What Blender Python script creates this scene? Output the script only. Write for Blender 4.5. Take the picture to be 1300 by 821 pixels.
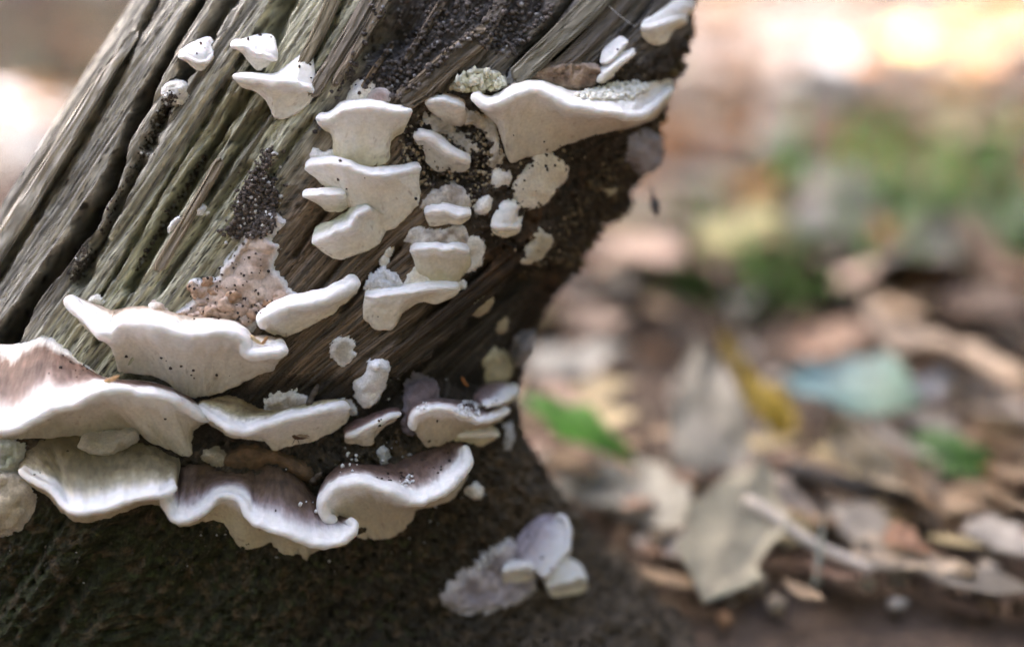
import bpy, math, random
import numpy as np
from mathutils import Vector, Matrix

# ------------------------------------------------------------------ scene, camera, light
scene = bpy.context.scene
for o in list(bpy.data.objects):
    bpy.data.objects.remove(o)
COL = scene.collection
PITCH = math.radians(20)
CAM = np.array([0.0, -0.338, 0.2255])
FPX, CX, CY = 1805.6, 650.0, 410.5
S = 0.36 / FPX                       # metres per photo pixel in the plane of focus
RIGHT = np.array([1.0, 0, 0])
UP = np.array([0, math.sin(PITCH), math.cos(PITCH)])
FWD = np.array([0, math.cos(PITCH), -math.sin(PITCH)])

cd = bpy.data.cameras.new('camera')
cam = bpy.data.objects.new('camera', cd)
COL.objects.link(cam)
cam.location = CAM
cam.rotation_euler = (math.pi / 2 - PITCH, 0, 0)
cd.sensor_fit = 'HORIZONTAL'
cd.sensor_width = 36
cd.lens = 50
cd.clip_start = 0.01
cd.clip_end = 400
cd.dof.use_dof = True
cd.dof.focus_distance = 0.3635
cd.dof.aperture_fstop = 2.5
scene.camera = cam

SUN_ELEV = math.radians(42)
SUN_AZ = math.radians(-35)           # measured from +Y towards +X
w = bpy.data.worlds.new('World')
scene.world = w
w.use_nodes = True
nt = w.node_tree
nt.nodes.clear()
sky = nt.nodes.new('ShaderNodeTexSky')
sky.sky_type = 'NISHITA'
sky.sun_disc = False
sky.sun_elevation = SUN_ELEV
sky.sun_rotation = SUN_AZ
sky.air_density = 1.0
sky.dust_density = 9.0
sky.ozone_density = 0.0
bg = nt.nodes.new('ShaderNodeBackground')
bg.inputs['Strength'].default_value = 0.12
wo = nt.nodes.new('ShaderNodeOutputWorld')
nt.links.new(sky.outputs[0], bg.inputs[0])
nt.links.new(bg.outputs[0], wo.inputs[0])

sd = bpy.data.lights.new('sun', 'SUN')
sd.energy = 5.0
sd.angle = math.radians(0.53)
sd.color = (1.0, 0.96, 0.93)
sun = bpy.data.objects.new('sun', sd)
COL.objects.link(sun)
SUND = np.array([math.sin(SUN_AZ) * math.cos(SUN_ELEV), math.cos(SUN_AZ) * math.cos(SUN_ELEV), math.sin(SUN_ELEV)])
sun.rotation_euler = Vector(-SUND).to_track_quat('-Z', 'Y').to_euler()

vs = scene.view_settings
vs.view_transform = 'Standard'
vs.look = 'None'
vs.gamma = 1
vs.exposure = 3.0
vs.use_curve_mapping = False
vs.use_white_balance = True          # the camera's own setting for open shade
vs.white_balance_temperature = 6000
vs.white_balance_tint = 14
scene.cycles.use_denoising = True
scene.cycles.denoising_prefilter = 'FAST'
scene.cycles.max_bounces = 6

# ------------------------------------------------------------------ number helpers
rng = np.random.default_rng(7)
R_ = random.Random(11)


def _h(ix, iy, seed):
    n = (ix.astype(np.int64) * 374761393 + iy.astype(np.int64) * 668265263 + seed * 1442695041) & 0x7fffffff
    n = ((n ^ (n >> 13)) * 1274126177) & 0x7fffffff
    n = (n ^ (n >> 16)) & 0xffff
    return n / 65535.0


def vnoise(x, y, seed=0):
    x = np.asarray(x, float); y = np.asarray(y, float)
    ix = np.floor(x); iy = np.floor(y)
    fx = x - ix; fy = y - iy
    fx = fx * fx * fx * (fx * (fx * 6 - 15) + 10); fy = fy * fy * fy * (fy * (fy * 6 - 15) + 10)
    a = _h(ix, iy, seed); b = _h(ix + 1, iy, seed); c = _h(ix, iy + 1, seed); d = _h(ix + 1, iy + 1, seed)
    return ((a + (b - a) * fx) * (1 - fy) + (c + (d - c) * fx) * fy) * 2 - 1


def fbm(x, y, octv=3, seed=0):
    t = 0; amp = 1; tot = 0
    for k in range(octv):
        t = t + amp * vnoise(x * 2 ** k + 17.3 * k, y * 2 ** k + 9.1 * k, seed + k * 13)
        tot += amp; amp *= 0.5
    return t / tot


def worley(x, y, seed=0):
    x = np.asarray(x, float); y = np.asarray(y, float)
    ix = np.floor(x); iy = np.floor(y)
    best = np.full(x.shape, 9.0); cid = np.zeros(x.shape)
    for dx in (-1, 0, 1):
        for dy in (-1, 0, 1):
            cx = ix + dx; cy = iy + dy
            px = cx + 0.15 + 0.7 * _h(cx, cy, seed); py = cy + 0.15 + 0.7 * _h(cx, cy, seed + 5)
            d = np.hypot(px - x, py - y)
            m = d < best
            best = np.where(m, d, best); cid = np.where(m, _h(cx, cy, seed + 9), cid)
    return best, cid


def sstep(a, b, x):
    t = np.clip((x - a) / (b - a), 0, 1)
    return t * t * (3 - 2 * t)


def lerp(a, b, t):
    return a + (b - a) * t


def unproj(px, py, z):
    px = np.asarray(px, float); py = np.asarray(py, float); z = np.asarray(z, float)
    return (CAM + z[..., None] * (FWD + RIGHT * ((px - CX) / FPX)[..., None] - UP * ((py - CY) / FPX)[..., None]))


def proj(P):
    d = P - CAM
    z = d @ FWD
    return CX + FPX * (d @ RIGHT) / z, CY - FPX * (d @ UP) / z, z


def seg_dist(x, y, pts):
    """distance to a polyline and the fraction along it of the nearest point"""
    best = np.full(x.shape, 1e9); tt = np.zeros(x.shape)
    n = len(pts) - 1
    for i in range(n):
        (x0, y0), (x1, y1) = pts[i], pts[i + 1]
        dx, dy = x1 - x0, y1 - y0
        L = dx * dx + dy * dy + 1e-9
        t = np.clip(((x - x0) * dx + (y - y0) * dy) / L, 0, 1)
        d = np.hypot(x - x0 - t * dx, y - y0 - t * dy)
        m = d < best
        best = np.where(m, d, best); tt = np.where(m, (i + t) / n, tt)
    return best, tt


def inside(x, y, poly):
    c = np.zeros(x.shape, bool)
    n = len(poly)
    for i in range(n):
        x0, y0 = poly[i]; x1, y1 = poly[(i + 1) % n]
        if y0 == y1:
            continue
        m = ((y0 > y) != (y1 > y)) & (x < (x1 - x0) * (y - y0) / (y1 - y0) + x0)
        c ^= m
    return c


def poly_sd(x, y, poly):
    d, _ = seg_dist(x, y, list(poly) + [poly[0]])
    return np.where(inside(x, y, poly), d, -d)


def crom(pts, t):
    """Catmull-Rom through pts (n,k) at t in 0..1"""
    P = np.asarray(pts, float)
    if P.ndim == 1:
        P = P[:, None]
    n = len(P)
    E = np.vstack([2 * P[0] - P[1], P, 2 * P[-1] - P[-2]])
    u = np.clip(np.asarray(t), 0, 1) * (n - 1)
    i = np.minimum(u.astype(int), n - 2)
    f = (u - i)[:, None]
    p0, p1, p2, p3 = E[i], E[i + 1], E[i + 2], E[i + 3]
    return 0.5 * (2 * p1 + (p2 - p0) * f + (2 * p0 - 5 * p1 + 4 * p2 - p3) * f ** 2 + (3 * p1 - p0 - 3 * p2 + p3) * f ** 3)


def smooth_poly(poly, k=5):
    P = list(poly)
    Q = P[-2:] + P + P[:3]
    t = np.linspace(2 / (len(Q) - 1), (len(Q) - 3) / (len(Q) - 1), len(P) * k + 1)[:-1]
    return [tuple(v) for v in crom(Q, t)]


# ------------------------------------------------------------------ object helpers
def add_mesh(name, V, F, mat, parent=None, col=None, uv=None, smooth=True, normals=None):
    me = bpy.data.meshes.new(name)
    V = np.ascontiguousarray(V, np.float32)
    if isinstance(F, np.ndarray):
        k = F.shape[1]
        me.vertices.add(len(V)); me.vertices.foreach_set('co', V.ravel())
        me.loops.add(F.size); me.loops.foreach_set('vertex_index', np.ascontiguousarray(F, np.int32).ravel())
        me.polygons.add(len(F)); me.polygons.foreach_set('loop_start', np.arange(0, F.size, k, dtype=np.int32))
        me.update(calc_edges=True)
    else:
        me.from_pydata(V.tolist(), [], F); me.update()
    if col is not None:
        a = me.color_attributes.new('Col', 'FLOAT_COLOR', 'POINT')
        c = np.ones((len(V), 4), np.float32); c[:, :3] = np.clip(col, 0, 1)
        a.data.foreach_set('color', c.ravel())
    if uv is not None:
        a = me.attributes.new('grain', 'FLOAT_VECTOR', 'POINT')
        g = np.zeros((len(V), 3), np.float32); g[:, :2] = uv
        a.data.foreach_set('vector', g.ravel())
    if smooth:
        me.polygons.foreach_set('use_smooth', np.ones(len(me.polygons), bool))
    if normals is not None:
        me.normals_split_custom_set_from_vertices(np.asarray(normals, np.float32).tolist())
    me.materials.append(mat)
    o = bpy.data.objects.new(name, me)
    COL.objects.link(o)
    if parent is not None:
        o.parent = parent
        if parent.type == 'EMPTY':
            o.matrix_parent_inverse = Matrix.Translation(-Vector(parent.location))
    return o


def empty(name, loc):
    o = bpy.data.objects.new(name, None)
    o.empty_display_size = 0.005
    COL.objects.link(o)
    o.location = loc
    return o


def tag(o, label=None, cat=None, group=None, kind=None):
    if label: o['label'] = label
    if cat: o['category'] = cat
    if group: o['group'] = group
    if kind: o['kind'] = kind
    return o


def grid_faces(n, m, wrap=False):
    """quads for an n x m vertex grid (row-major); wrap joins last column to first"""
    i = np.arange(n - 1)[:, None]; j = np.arange(m if wrap else m - 1)[None, :]
    j2 = (j + 1) % m
    return np.stack([i * m + j, i * m + j2, (i + 1) * m + j2, (i + 1) * m + j], -1).reshape(-1, 4)


def vnormals(V, F):
    N = np.zeros_like(V)
    a = V[F[:, 2]] - V[F[:, 0]]; b = V[F[:, 3]] - V[F[:, 1]]
    fn = np.cross(a, b)
    for k in range(4):
        np.add.at(N, F[:, k], fn)
    return N / (np.linalg.norm(N, axis=1, keepdims=True) + 1e-20)


# ------------------------------------------------------------------ materials
def new_mat(name):
    m = bpy.data.materials.new(name)
    m.use_nodes = True
    t = m.node_tree
    return m, t, t.nodes['Principled BSDF'], t.nodes.new, t.links.new


def attr_mat(name, rough=0.8, sss=0.0, sss_scale=0.002, var=0.15, vscale=900, bump=0.2, bscale=2500, bdist=0.0003,
             grain=False, spec=0.3, transl=0.0):
    m, t, b, N, L = new_mat(name)
    at = N('ShaderNodeAttribute'); at.attribute_name = 'Col'
    if grain:
        g = N('ShaderNodeAttribute'); g.attribute_name = 'grain'
        vec = g.outputs['Vector']
    else:
        tc = N('ShaderNodeTexCoord'); vec = tc.outputs['Object']
    nz = N('ShaderNodeTexNoise'); nz.inputs['Scale'].default_value = vscale; nz.inputs['Detail'].default_value = 4
    L(vec, nz.inputs['Vector'])
    mr = N('ShaderNodeMapRange'); mr.inputs['From Min'].default_value = 0.3; mr.inputs['From Max'].default_value = 0.7
    mr.inputs['To Min'].default_value = 1 - var; mr.inputs['To Max'].default_value = 1 + var
    L(nz.outputs['Fac'], mr.inputs['Value'])
    mx = N('ShaderNodeMix'); mx.data_type = 'RGBA'; mx.blend_type = 'MULTIPLY'; mx.inputs['Factor'].default_value = 1
    L(at.outputs['Color'], mx.inputs['A']); L(mr.outputs['Result'], mx.inputs['B'])
    L(mx.outputs['Result'], b.inputs['Base Color'])
    b.inputs['Roughness'].default_value = rough
    b.inputs['Specular IOR Level'].default_value = spec
    if sss:
        b.inputs['Subsurface Weight'].default_value = sss
        b.inputs['Subsurface Radius'].default_value = (1, 0.7, 0.5)
        b.inputs['Subsurface Scale'].default_value = sss_scale
    n2 = N('ShaderNodeTexNoise'); n2.inputs['Scale'].default_value = bscale; n2.inputs['Detail'].default_value = 5
    L(vec, n2.inputs['Vector'])
    bp = N('ShaderNodeBump'); bp.inputs['Strength'].default_value = bump; bp.inputs['Distance'].default_value = bdist
    L(n2.outputs['Fac'], bp.inputs['Height']); L(bp.outputs['Normal'], b.inputs['Normal'])
    if transl:
        out = t.nodes['Material Output']
        tr = N('ShaderNodeBsdfTranslucent'); ms = N('ShaderNodeMixShader'); ms.inputs[0].default_value = transl
        L(mx.outputs['Result'], tr.inputs['Color']); L(b.outputs[0], ms.inputs[1]); L(tr.outputs[0], ms.inputs[2])
        L(ms.outputs[0], out.inputs['Surface'])
    return m


M_WOOD = attr_mat('weathered_wood', rough=0.85, var=0.42, vscale=1.1, bump=0.9, bscale=2.4, bdist=0.0008, grain=True, spec=0.2)
M_FUNG = attr_mat('fungus_flesh', rough=0.62, sss=0.3, sss_scale=0.0012, var=0.07, vscale=900, bump=0.45, bscale=1700, bdist=0.0003)
M_PORE = attr_mat('fungus_pores', rough=0.85, sss=0.15, sss_scale=0.0009, var=0.08, vscale=1300, bump=0.55, bscale=1900, bdist=0.0005, spec=0.15)
M_CRUST = attr_mat('crust_flesh', rough=0.75, sss=0.15, sss_scale=0.001, var=0.16, vscale=1800, bump=0.5, bscale=3200, bdist=0.0003)
M_SOIL = attr_mat('soil_crumb', rough=0.85, var=0.3, vscale=1500, bump=0.6, bscale=3000, bdist=0.0003)
M_LEAF = attr_mat('dead_leaf', rough=0.55, var=0.22, vscale=160, bump=0.4, bscale=500, bdist=0.001, spec=0.5, transl=0.2)

# ------------------------------------------------------------------ the leaning stump
LE = [(470, -400), (344, -220), (262, -97), (198, 0), (120, 120), (60, 213), (0, 305), (-70, 410), (-130, 500), (-190, 590), (-250, 680), (-310, 770), (-370, 860), (-420, 940), (-480, 1030), (-560, 1130)]
RE = [(1060, -330), (985, -170), (915, -60), (880, 20), (858, 110), (822, 190), (782, 268), (735, 342), (688, 405), (664, 458), (655, 520), (690, 600), (742, 660), (806, 725), (880, 800), (960, 900)]
ZL = [.425, .42, .415, .41, .405, .405, .405, .405, .405, .405, .405, .405, .405, .405, .41, .41]
ZR = [.43, .425, .42, .415, .41, .41, .41, .41, .405, .405, .408, .415, .43, .445, .445, .44]
BD = [.040, .040, .040, .040, .041, .041, .041, .041, .040, .040, .040, .042, .046, .052, .058, .06]

NS, NF, NB = 700, 1000, 110
tS = np.linspace(0, 1, NS)
le = crom(LE, tS); re = crom(RE, tS); zl = crom(ZL, tS)[:, 0]; zr = crom(ZR, tS)[:, 0]; bd = crom(BD, tS)[:, 0]
PL = unproj(le[:, 0], le[:, 1], zl); PR_ = unproj(re[:, 0], re[:, 1], zr)
th = np.concatenate([np.linspace(math.pi, 0, NF), np.linspace(0, -math.pi, NB + 2)[1:-1]])
NT = len(th)
n_ = 2.9
cx = np.sign(np.cos(th)) * np.abs(np.cos(th)) ** (2 / n_); sx = np.sign(np.sin(th)) * np.abs(np.sin(th)) ** (2 / n_)
mid = (PL + PR_) / 2; half = (PR_ - PL) / 2
fdir = -FWD + 0.12 * UP
fdir = fdir / np.linalg.norm(fdir)
P0 = mid[:, None, :] + cx[None, :, None] * half[:, None, :] + (sx[None, :] * bd[:, None])[..., None] * fdir
F_ = grid_faces(NS, NT, wrap=True)[:, ::-1].copy()
N0 = vnormals(P0.reshape(-1, 3), F_).reshape(NS, NT, 3)
chk = (N0[:, NF // 2] @ FWD).mean()
if chk > 0:
    F_ = F_[:, ::-1].copy(); N0 = -N0
px, py, pz = proj(P0.reshape(-1, 3))
px = px.reshape(NS, NT); py = py.reshape(NS, NT)
front = np.zeros((NS, NT), bool); front[:, :NF] = True
arc = np.concatenate([np.zeros((NS, 1)), np.cumsum(np.linalg.norm(np.diff(P0, axis=1), axis=2), axis=1)], 1) / S
ln = np.concatenate([[0], np.cumsum(np.linalg.norm(np.diff(mid, axis=0), axis=1))]) / S
ln = np.broadcast_to(ln[:, None], arc.shape)
q = (px - 100) * .836 + (py - 152) * .548             # across the grain from the left edge
tw = 0.28 * sstep(200, 420, q)
ga = arc + tw * (ln - 500)
gl = ln

rough = sstep(430, 560, q) * 0.8 + sstep(470, 560, py) * 0.9
ROUGHP = [(530, 118), (548, 230), (596, 285), (640, 325), (690, 345), (770, 340), (930, 150), (900, 30), (840, 60), (700, 110)]
rough = np.maximum(rough * sstep(600, 700, q) + sstep(470, 560, py) * .9, sstep(-12, 22, poly_sd(px, py, ROUGHP) + 14 * fbm(px / 22, py / 22, 2, 150)))
rough = np.clip(rough, 0, 1) * front
SOILPOLY = [(462, -60), (470, 10), (445, 70), (425, 108), (400, 150), (395, 175), (420, 165), (470, 120), (520, 128), (600, 52), (640, 70), (655, 80), (700, 25), (740, -60)]
soil = sstep(-8, 30, poly_sd(px, py, SOILPOLY) + 16 * fbm(px / 18, py / 18, 3, 77)) * front
SOIL2 = [(545, 135), (560, 118), (620, 150), (640, 200), (640, 230), (600, 260), (560, 230), (530, 245), (505, 240), (510, 190), (500, 160)]
soil2 = sstep(-8, 12, poly_sd(px, py, SOIL2) + 8 * fbm(px / 14, py / 14, 2, 79)) * front
soil_all = np.clip(soil + soil2, 0, 1)

D = np.zeros((NS, NT))
fib = 1 - 0.75 * np.maximum(rough, soil_all)
wav = ga + (2 + 9 * sstep(230, 330, q)) * fbm(gl / 300, ga / 120, 2, 3)
D += fib * 2.8 * (fbm(wav / 42, gl / 900, 2, 1))
for wv_, lv_, dp_, sh_, s0 in [(34, 800, 6, .05, 131), (19, 500, 3.6, .07, 133), (8, 260, 2.4, .12, 135)]:
    nn_ = vnoise(wav / wv_, gl / lv_, s0)
    D -= fib * dp_ * np.exp(-(nn_ / sh_) ** 2) * sstep(-.3, .2, vnoise(wav / (wv_ * 1.3), gl / (lv_ * .4), s0 + 1))
r2 = 1 - np.abs(vnoise(wav / 17, gl / 420, 21)) * 2
D += fib * 1.0 * r2
D += fib * 2.2 * fbm(wav / 7, gl / 170, 2, 5)
D += (0.35 + 0.65 * fib) * 1.1 * fbm(wav / 3, gl / 60, 2, 8)
# stepped splinters: long flat slats that stand at different heights
for wd_, am_, lg_, s0 in [(44, 5, 620, 41), (19, 2.2, 330, 43), (7, 1.5, 170, 45)]:
    wj = wav + wd_ * .16 * fbm(gl / 260, wav / 200, 2, s0 + 1)
    cellw = np.floor(wj / wd_)
    D += fib * am_ * vnoise(cellw * 7.31 + .5, gl / lg_ + cellw * 3.17, s0)
for wv_, lv_, dp_, sh_, s0 in [(5.5, 210, 2.4, .12, 161), (3.2, 120, 1.5, .14, 163), (12, 420, 3.0, .05, 165)]:
    nn_ = vnoise(wav / wv_, gl / lv_, s0)
    D -= fib * dp_ * np.exp(-(nn_ / sh_) ** 2) * sstep(-.2, .3, vnoise(wav / (wv_ * 2), gl / (lv_ * .35), s0 + 1))
# short cross checks where the grain has broken
chk_ = vnoise(wav / 26, gl / 7, 171)
D -= fib * 2.2 * np.exp(-(chk_ / .07) ** 2) * sstep(.35, .6, vnoise(wav / 16, gl / 60, 172))
# crumbly areas
wr_, _ = worley(px / 13, py / 13, 6)
D += rough * (9 * fbm(px / 30, py / 30, 3, 51) + 6.5 * fbm(px / 9, py / 9, 3, 57) - 9 * sstep(.38, .1, wr_) * (_ > .45))
wd, _ = worley(px / 9, py / 9, 5)
D += soil_all * (-8 + 4.5 * (0.6 - wd) + 6 * fbm(px / 18, py / 18, 3, 61) + 2.0 * fbm(px / 4, py / 4, 2, 62))
back = ~front
D += np.where(back, 6 * fbm(ga / 30, gl / 300, 3, 90), 0)
# the crumbling right-hand rim
edge = sstep(0.35, 0.0, th)[None, :] * (th[None, :] > -0.3) * sstep(-100, 60, py) * sstep(420, 330, py)
D += edge * (16 * fbm(px / 44, py / 44, 2, 70) + 9 * fbm(px / 20, py / 20, 3, 71) + 5 * fbm(px / 6, py / 6, 2, 72))

GROOVES = [
    ([(-40, 410), (0, 347), (81, 216), (131, 135), (171, 54), (200, 0), (232, -60)], 6, 5, 26),
    ([(-60, 540), (-20, 475), (12, 425), (45, 370), (100, 300), (140, 234), (162, 171), (194, 104), (248, 9), (285, -60)], 15, 6, 85),
    ([(60, 270), (104, 189), (149, 113), (170, 75)], 2.5, 2, 8),
    ([(95, 365), (126, 307), (150, 262), (183, 194)], 8, 6, 26),
    ([(183, 194), (206, 150), (220, 122)], 8, 7, 20),
    ([(220, 122), (239, 86), (262, 50), (289, 3), (320, -60)], 8, 12, 40),
    ([(140, 355), (153, 334), (198, 252), (261, 149), (293, 95)], 4, 3, 16),
    ([(293, 95), (334, 27), (352, -5), (375, -60)], 3, 3, 10),
    ([(160, 372), (171, 352), (225, 252), (262, 190), (300, 132), (330, 95)], 7, 9, 30),
    ([(318, 98), (340, 55), (362, 0), (390, -60)], 10, 16, 34),
    ([(255, 262), (300, 190), (340, 140), (352, 120)], 6, 3, 16),
    ([(300, 185), (318, 155), (345, 128)], 10, 6, 18),
    ([(395, 128), (402, 96), (455, 38), (475, 0), (500, -50)], 4, 5, 16),
    ([(431, 67), (461, 17), (475, -20)], 4, 5, 15),
    ([(355, 140), (382, 96), (420, 30), (440, -20)], 4, 5, 14),
    ([(340, 230), (372, 180), (398, 148)], 4, 4, 12),
    ([(690, 92), (740, 45), (790, 0), (830, -40)], 6, 8, 30),
    ([(640, 110), (665, 72), (700, 30), (735, -20)], 5, 6, 18),
    ([(740, 100), (775, 62), (815, 15), (840, -20)], 3, 3, 9),
    ([(100, 410), (128, 372), (160, 322)], 3, 3, 10),
    ([(118, 440), (150, 392), (190, 330)], 3, 3, 9),
    ([(205, 300), (240, 242), (290, 170)], 3, 3, 9),
    ([(200, 378), (240, 310), (290, 240), (318, 205)], 3, 3, 10),
    ([(370, 330), (400, 285), (430, 250)], 3, 3, 9),
    ([(375, 400), (420, 345), (470, 290)], 3, 3, 8),
    ([(430, 400), (470, 352), (510, 310)], 3, 4, 9),
    ([(500, 440), (545, 398), (590, 360), (625, 330)], 3, 3, 8),
    ([(475, 410), (530, 352)], 2.5, 2.5, 7),
]
Dg = np.zeros((NS, NT))
jit = 2.2 * fbm(px / 9, py / 9, 2, 88)
for pts, w0, w1, dep in GROOVES:
    xs = [p[0] for p in pts]; ys = [p[1] for p in pts]
    m = front & (px > min(xs) - 40) & (px < max(xs) + 40) & (py > min(ys) - 40) & (py < max(ys) + 40)
    d, t = seg_dist(px[m], py[m], pts)
    hw = lerp(w0, w1, t) * (1 + 0.35 * vnoise(t * len(pts) * 2.3, t * 0 + w0, 19))
    k = np.clip(1 - ((np.maximum(d + jit[m] * 0.5, 0)) / (hw + 1.5)) ** 2, 0, 1)
    Dg[m] = np.maximum(Dg[m], 2.6 * dep * np.clip(1 - (np.maximum(d + jit[m] * .5, 0) / (hw + 1.5)), 0, 1) ** .75 * np.minimum(1, np.minimum(t, 1 - t) * 14 + 0.15))
# hollow places
for (bx, by, rx, ry, ang, dep) in [(500, 40, 42, 22, -35, 34), (270, 165, 30, 9, -58, 16), (560, 215, 40, 30, 0, 10), (575, 170, 30, 16, 0, 12)]:
    ca, sa = math.cos(math.radians(ang)), math.sin(math.radians(ang))
    u = ((px - bx) * ca + (py - by) * sa) / rx; v = (-(px - bx) * sa + (py - by) * ca) / ry
    D -= front * dep * np.exp(-(u * u + v * v) ** 1.3)
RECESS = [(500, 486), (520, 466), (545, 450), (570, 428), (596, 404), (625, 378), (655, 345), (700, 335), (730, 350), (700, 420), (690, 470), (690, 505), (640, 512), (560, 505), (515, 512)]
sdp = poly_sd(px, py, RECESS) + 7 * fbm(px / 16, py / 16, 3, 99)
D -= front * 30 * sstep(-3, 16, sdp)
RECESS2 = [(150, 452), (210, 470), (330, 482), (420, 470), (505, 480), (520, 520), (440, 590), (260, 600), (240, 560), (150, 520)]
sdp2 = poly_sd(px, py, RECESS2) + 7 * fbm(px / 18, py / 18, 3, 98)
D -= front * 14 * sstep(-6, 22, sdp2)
# flutes running down into the roots
D += sstep(540, 640, py) * front * (6 * fbm(px / 13, py / 13, 3, 125) + 3 * (.6 - worley(px / 5, py / 5, 127)[0]))
D += sstep(560, 700, py) * front * (13 * fbm(ga / 75, gl / 500, 2, 120) + 5 * fbm(ga / 24, gl / 200, 2, 121))
PNG = P0 + N0 * (D * S)[..., None]                   # wood without its cracks, to seat things on
cutd = P0 - CAM
cutd = cutd / np.linalg.norm(cutd, axis=2, keepdims=True) + .12 * (.84 * RIGHT - .54 * UP)
P1_ = PNG + cutd * (Dg * S)[..., None]

# ---- wood colour: species, algae, rot and soil, plus painted shade in recesses and rightwards
def mixc(c, k, w):
    return c + (np.array(k) - c) * w[..., None]
wc = np.zeros((NS, NT, 3)) + np.array([.52, .485, .41])
wc = mixc(wc, (.53, .515, .37), sstep(95, 140, q + 12 * fbm(gl / 120, ga / 20, 2, 7)) * sstep(330, 220, q) * (0.75 + 0.25 * fbm(ga / 15, gl / 90, 2, 9)))
wc = mixc(wc, (.36, .36, .21), 0.45 * sstep(0.1, 0.6, fbm(ga / 18, gl / 160, 2, 15)) * sstep(110, 150, q) * sstep(330, 240, q))
wc = mixc(wc, (.205, .15, .10), sstep(225, 310, q + 20 * fbm(gl / 90, ga / 25, 2, 17)))
wc = mixc(wc, (.21, .19, .17), sstep(300, 360, q) * sstep(190, 90, py))
wc = mixc(wc, (.20, .22, .12), 0.8 * np.exp(-((px - 740 + (py - 30) * 1.3) / 22) ** 2) * sstep(100, 40, py) * front)
wc = mixc(wc, (.055, .042, .03), sstep(430, 560, q + 25 * fbm(px / 40, py / 40, 2, 23)) * sstep(70, 170, py))  # decayed right side, darkened further to stand in for missing shade
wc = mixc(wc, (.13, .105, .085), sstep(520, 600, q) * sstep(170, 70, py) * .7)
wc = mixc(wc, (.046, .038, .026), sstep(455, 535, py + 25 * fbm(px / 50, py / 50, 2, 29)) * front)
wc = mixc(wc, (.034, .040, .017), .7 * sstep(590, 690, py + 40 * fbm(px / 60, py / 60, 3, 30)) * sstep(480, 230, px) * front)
wc = mixc(wc, (.15, .118, .086), sstep(600, 700, px) * sstep(540, 620, py) * front * (.6 + .4 * fbm(px / 9, py / 16, 3, 140)))
wc = mixc(wc, (.055, .068, .025), .6 * sstep(.1, .45, fbm(px / 7, py / 7, 3, 141)) * sstep(600, 660, py) * sstep(620, 480, px) * front)
wc = mixc(wc, (.12, .085, .05), .7 * sstep(.1, .5, fbm(px / 12, py / 12, 3, 142)) * sstep(480, 560, py) * front)
wc = mixc(wc, (.045, .038, .03), sstep(-3, 16, sdp) * front * .9)  # shade of the hollow below the lip, painted into the wood
wc = mixc(wc, (.05, .042, .034), sstep(-6, 22, sdp2) * front * .8)  # shade under the brackets, painted into this cavity
wc = mixc(wc, (.055, .043, .032), rough * sstep(480, 440, py) * .85)
wc = mixc(wc, (.075, .068, .066), soil)
wc = mixc(wc, (.045, .037, .028), soil2)
sp = sstep(0.42, 0.62, fbm(px / 5, py / 5, 2, 33))
wc = mixc(wc, (.30, .29, .28), sp * soil * .5)
wc = mixc(wc, (.10, .055, .025), .7 * sstep(0.25, 0.55, fbm(px / 34, py / 34, 2, 36)) * sstep(440, 540, q) * sstep(80, 200, py) * sstep(420, 340, py))
wc = wc * (1 + .34 * fbm(wav / 5, gl / 150, 3, 43) * fib + .32 * fbm(wav / 1.9, gl / 42, 2, 45) * np.clip(fib, .25, 1) + .4 * rough * fbm(px / 5, py / 5, 3, 46))[..., None]
wc = mixc(wc, (.10, .09, .075), .75 * fib * sstep(0.25, 0.6, fbm(wav / 9, gl / 170, 2, 47)))
wc = mixc(wc, (.03, .028, .025), .8 * sstep(0.45, 0.6, fbm(wav / 2.2, gl / 16, 2, 49)))
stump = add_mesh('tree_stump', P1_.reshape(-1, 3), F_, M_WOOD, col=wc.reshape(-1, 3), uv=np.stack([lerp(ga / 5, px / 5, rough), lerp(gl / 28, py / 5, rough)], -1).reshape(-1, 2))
tag(stump, 'leaning rotten tree stump of split weathered wood, covered in white bracket fungi', 'tree stump')
# the broken upper end
top = P1_[0]
cap = np.vstack([top, top.mean(0) + 0.01 * UP])
add_mesh('broken_end', cap, [(i, (i + 1) % NT, NT) for i in range(NT)], M_WOOD, stump, col=np.zeros((NT + 1, 3)) + (.2, .16, .11), uv=np.zeros((NT + 1, 2)))

# ------------------------------------------------------------------ depth map of the wood seen from the front, to seat things on it
GX0, GY0, GST, GW, GH = -80, -60, 2.0, 520, 440


def splat(Zm, P):
    x, y, z = proj(P)
    i = ((x - GX0) / GST).round().astype(int); j = ((y - GY0) / GST).round().astype(int)
    m = (i >= 0) & (i < GW) & (j >= 0) & (j < GH)
    np.minimum.at(Zm, (j[m], i[m]), z[m])


def shift_avg(A, k=1):
    B = np.zeros_like(A)
    for dx in (-k, 0, k):
        for dy in (-k, 0, k):
            B += np.roll(np.roll(A, dx, 1), dy, 0)
    return B


def fill(Zm):
    Z = np.where(np.isfinite(Zm), Zm, 0); M = np.isfinite(Zm).astype(float)
    for it in range(80):
        if M.min() > 0:
            break
        num = shift_avg(Z * M); den = shift_avg(M)
        hole = (M == 0) & (den > 0)
        Z[hole] = num[hole] / den[hole]; M[hole] = 1
    Z[M == 0] = .41
    return Z


ZW = np.full((GH, GW), np.inf)
splat(ZW, P1_[:, :NF].reshape(-1, 3))
MW = np.isfinite(ZW)
ZW = fill(ZW)


def blur(Z, n):
    for _ in range(n):
        P = np.pad(Z, 1, mode='edge')
        Z = (P[:-2, 1:-1] + P[2:, 1:-1] + P[1:-1, :-2] + P[1:-1, 2:] + 2 * P[1:-1, 1:-1] + .5 * (P[:-2, :-2] + P[2:, 2:] + P[:-2, 2:] + P[2:, :-2])) / 8
    return Z


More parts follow.
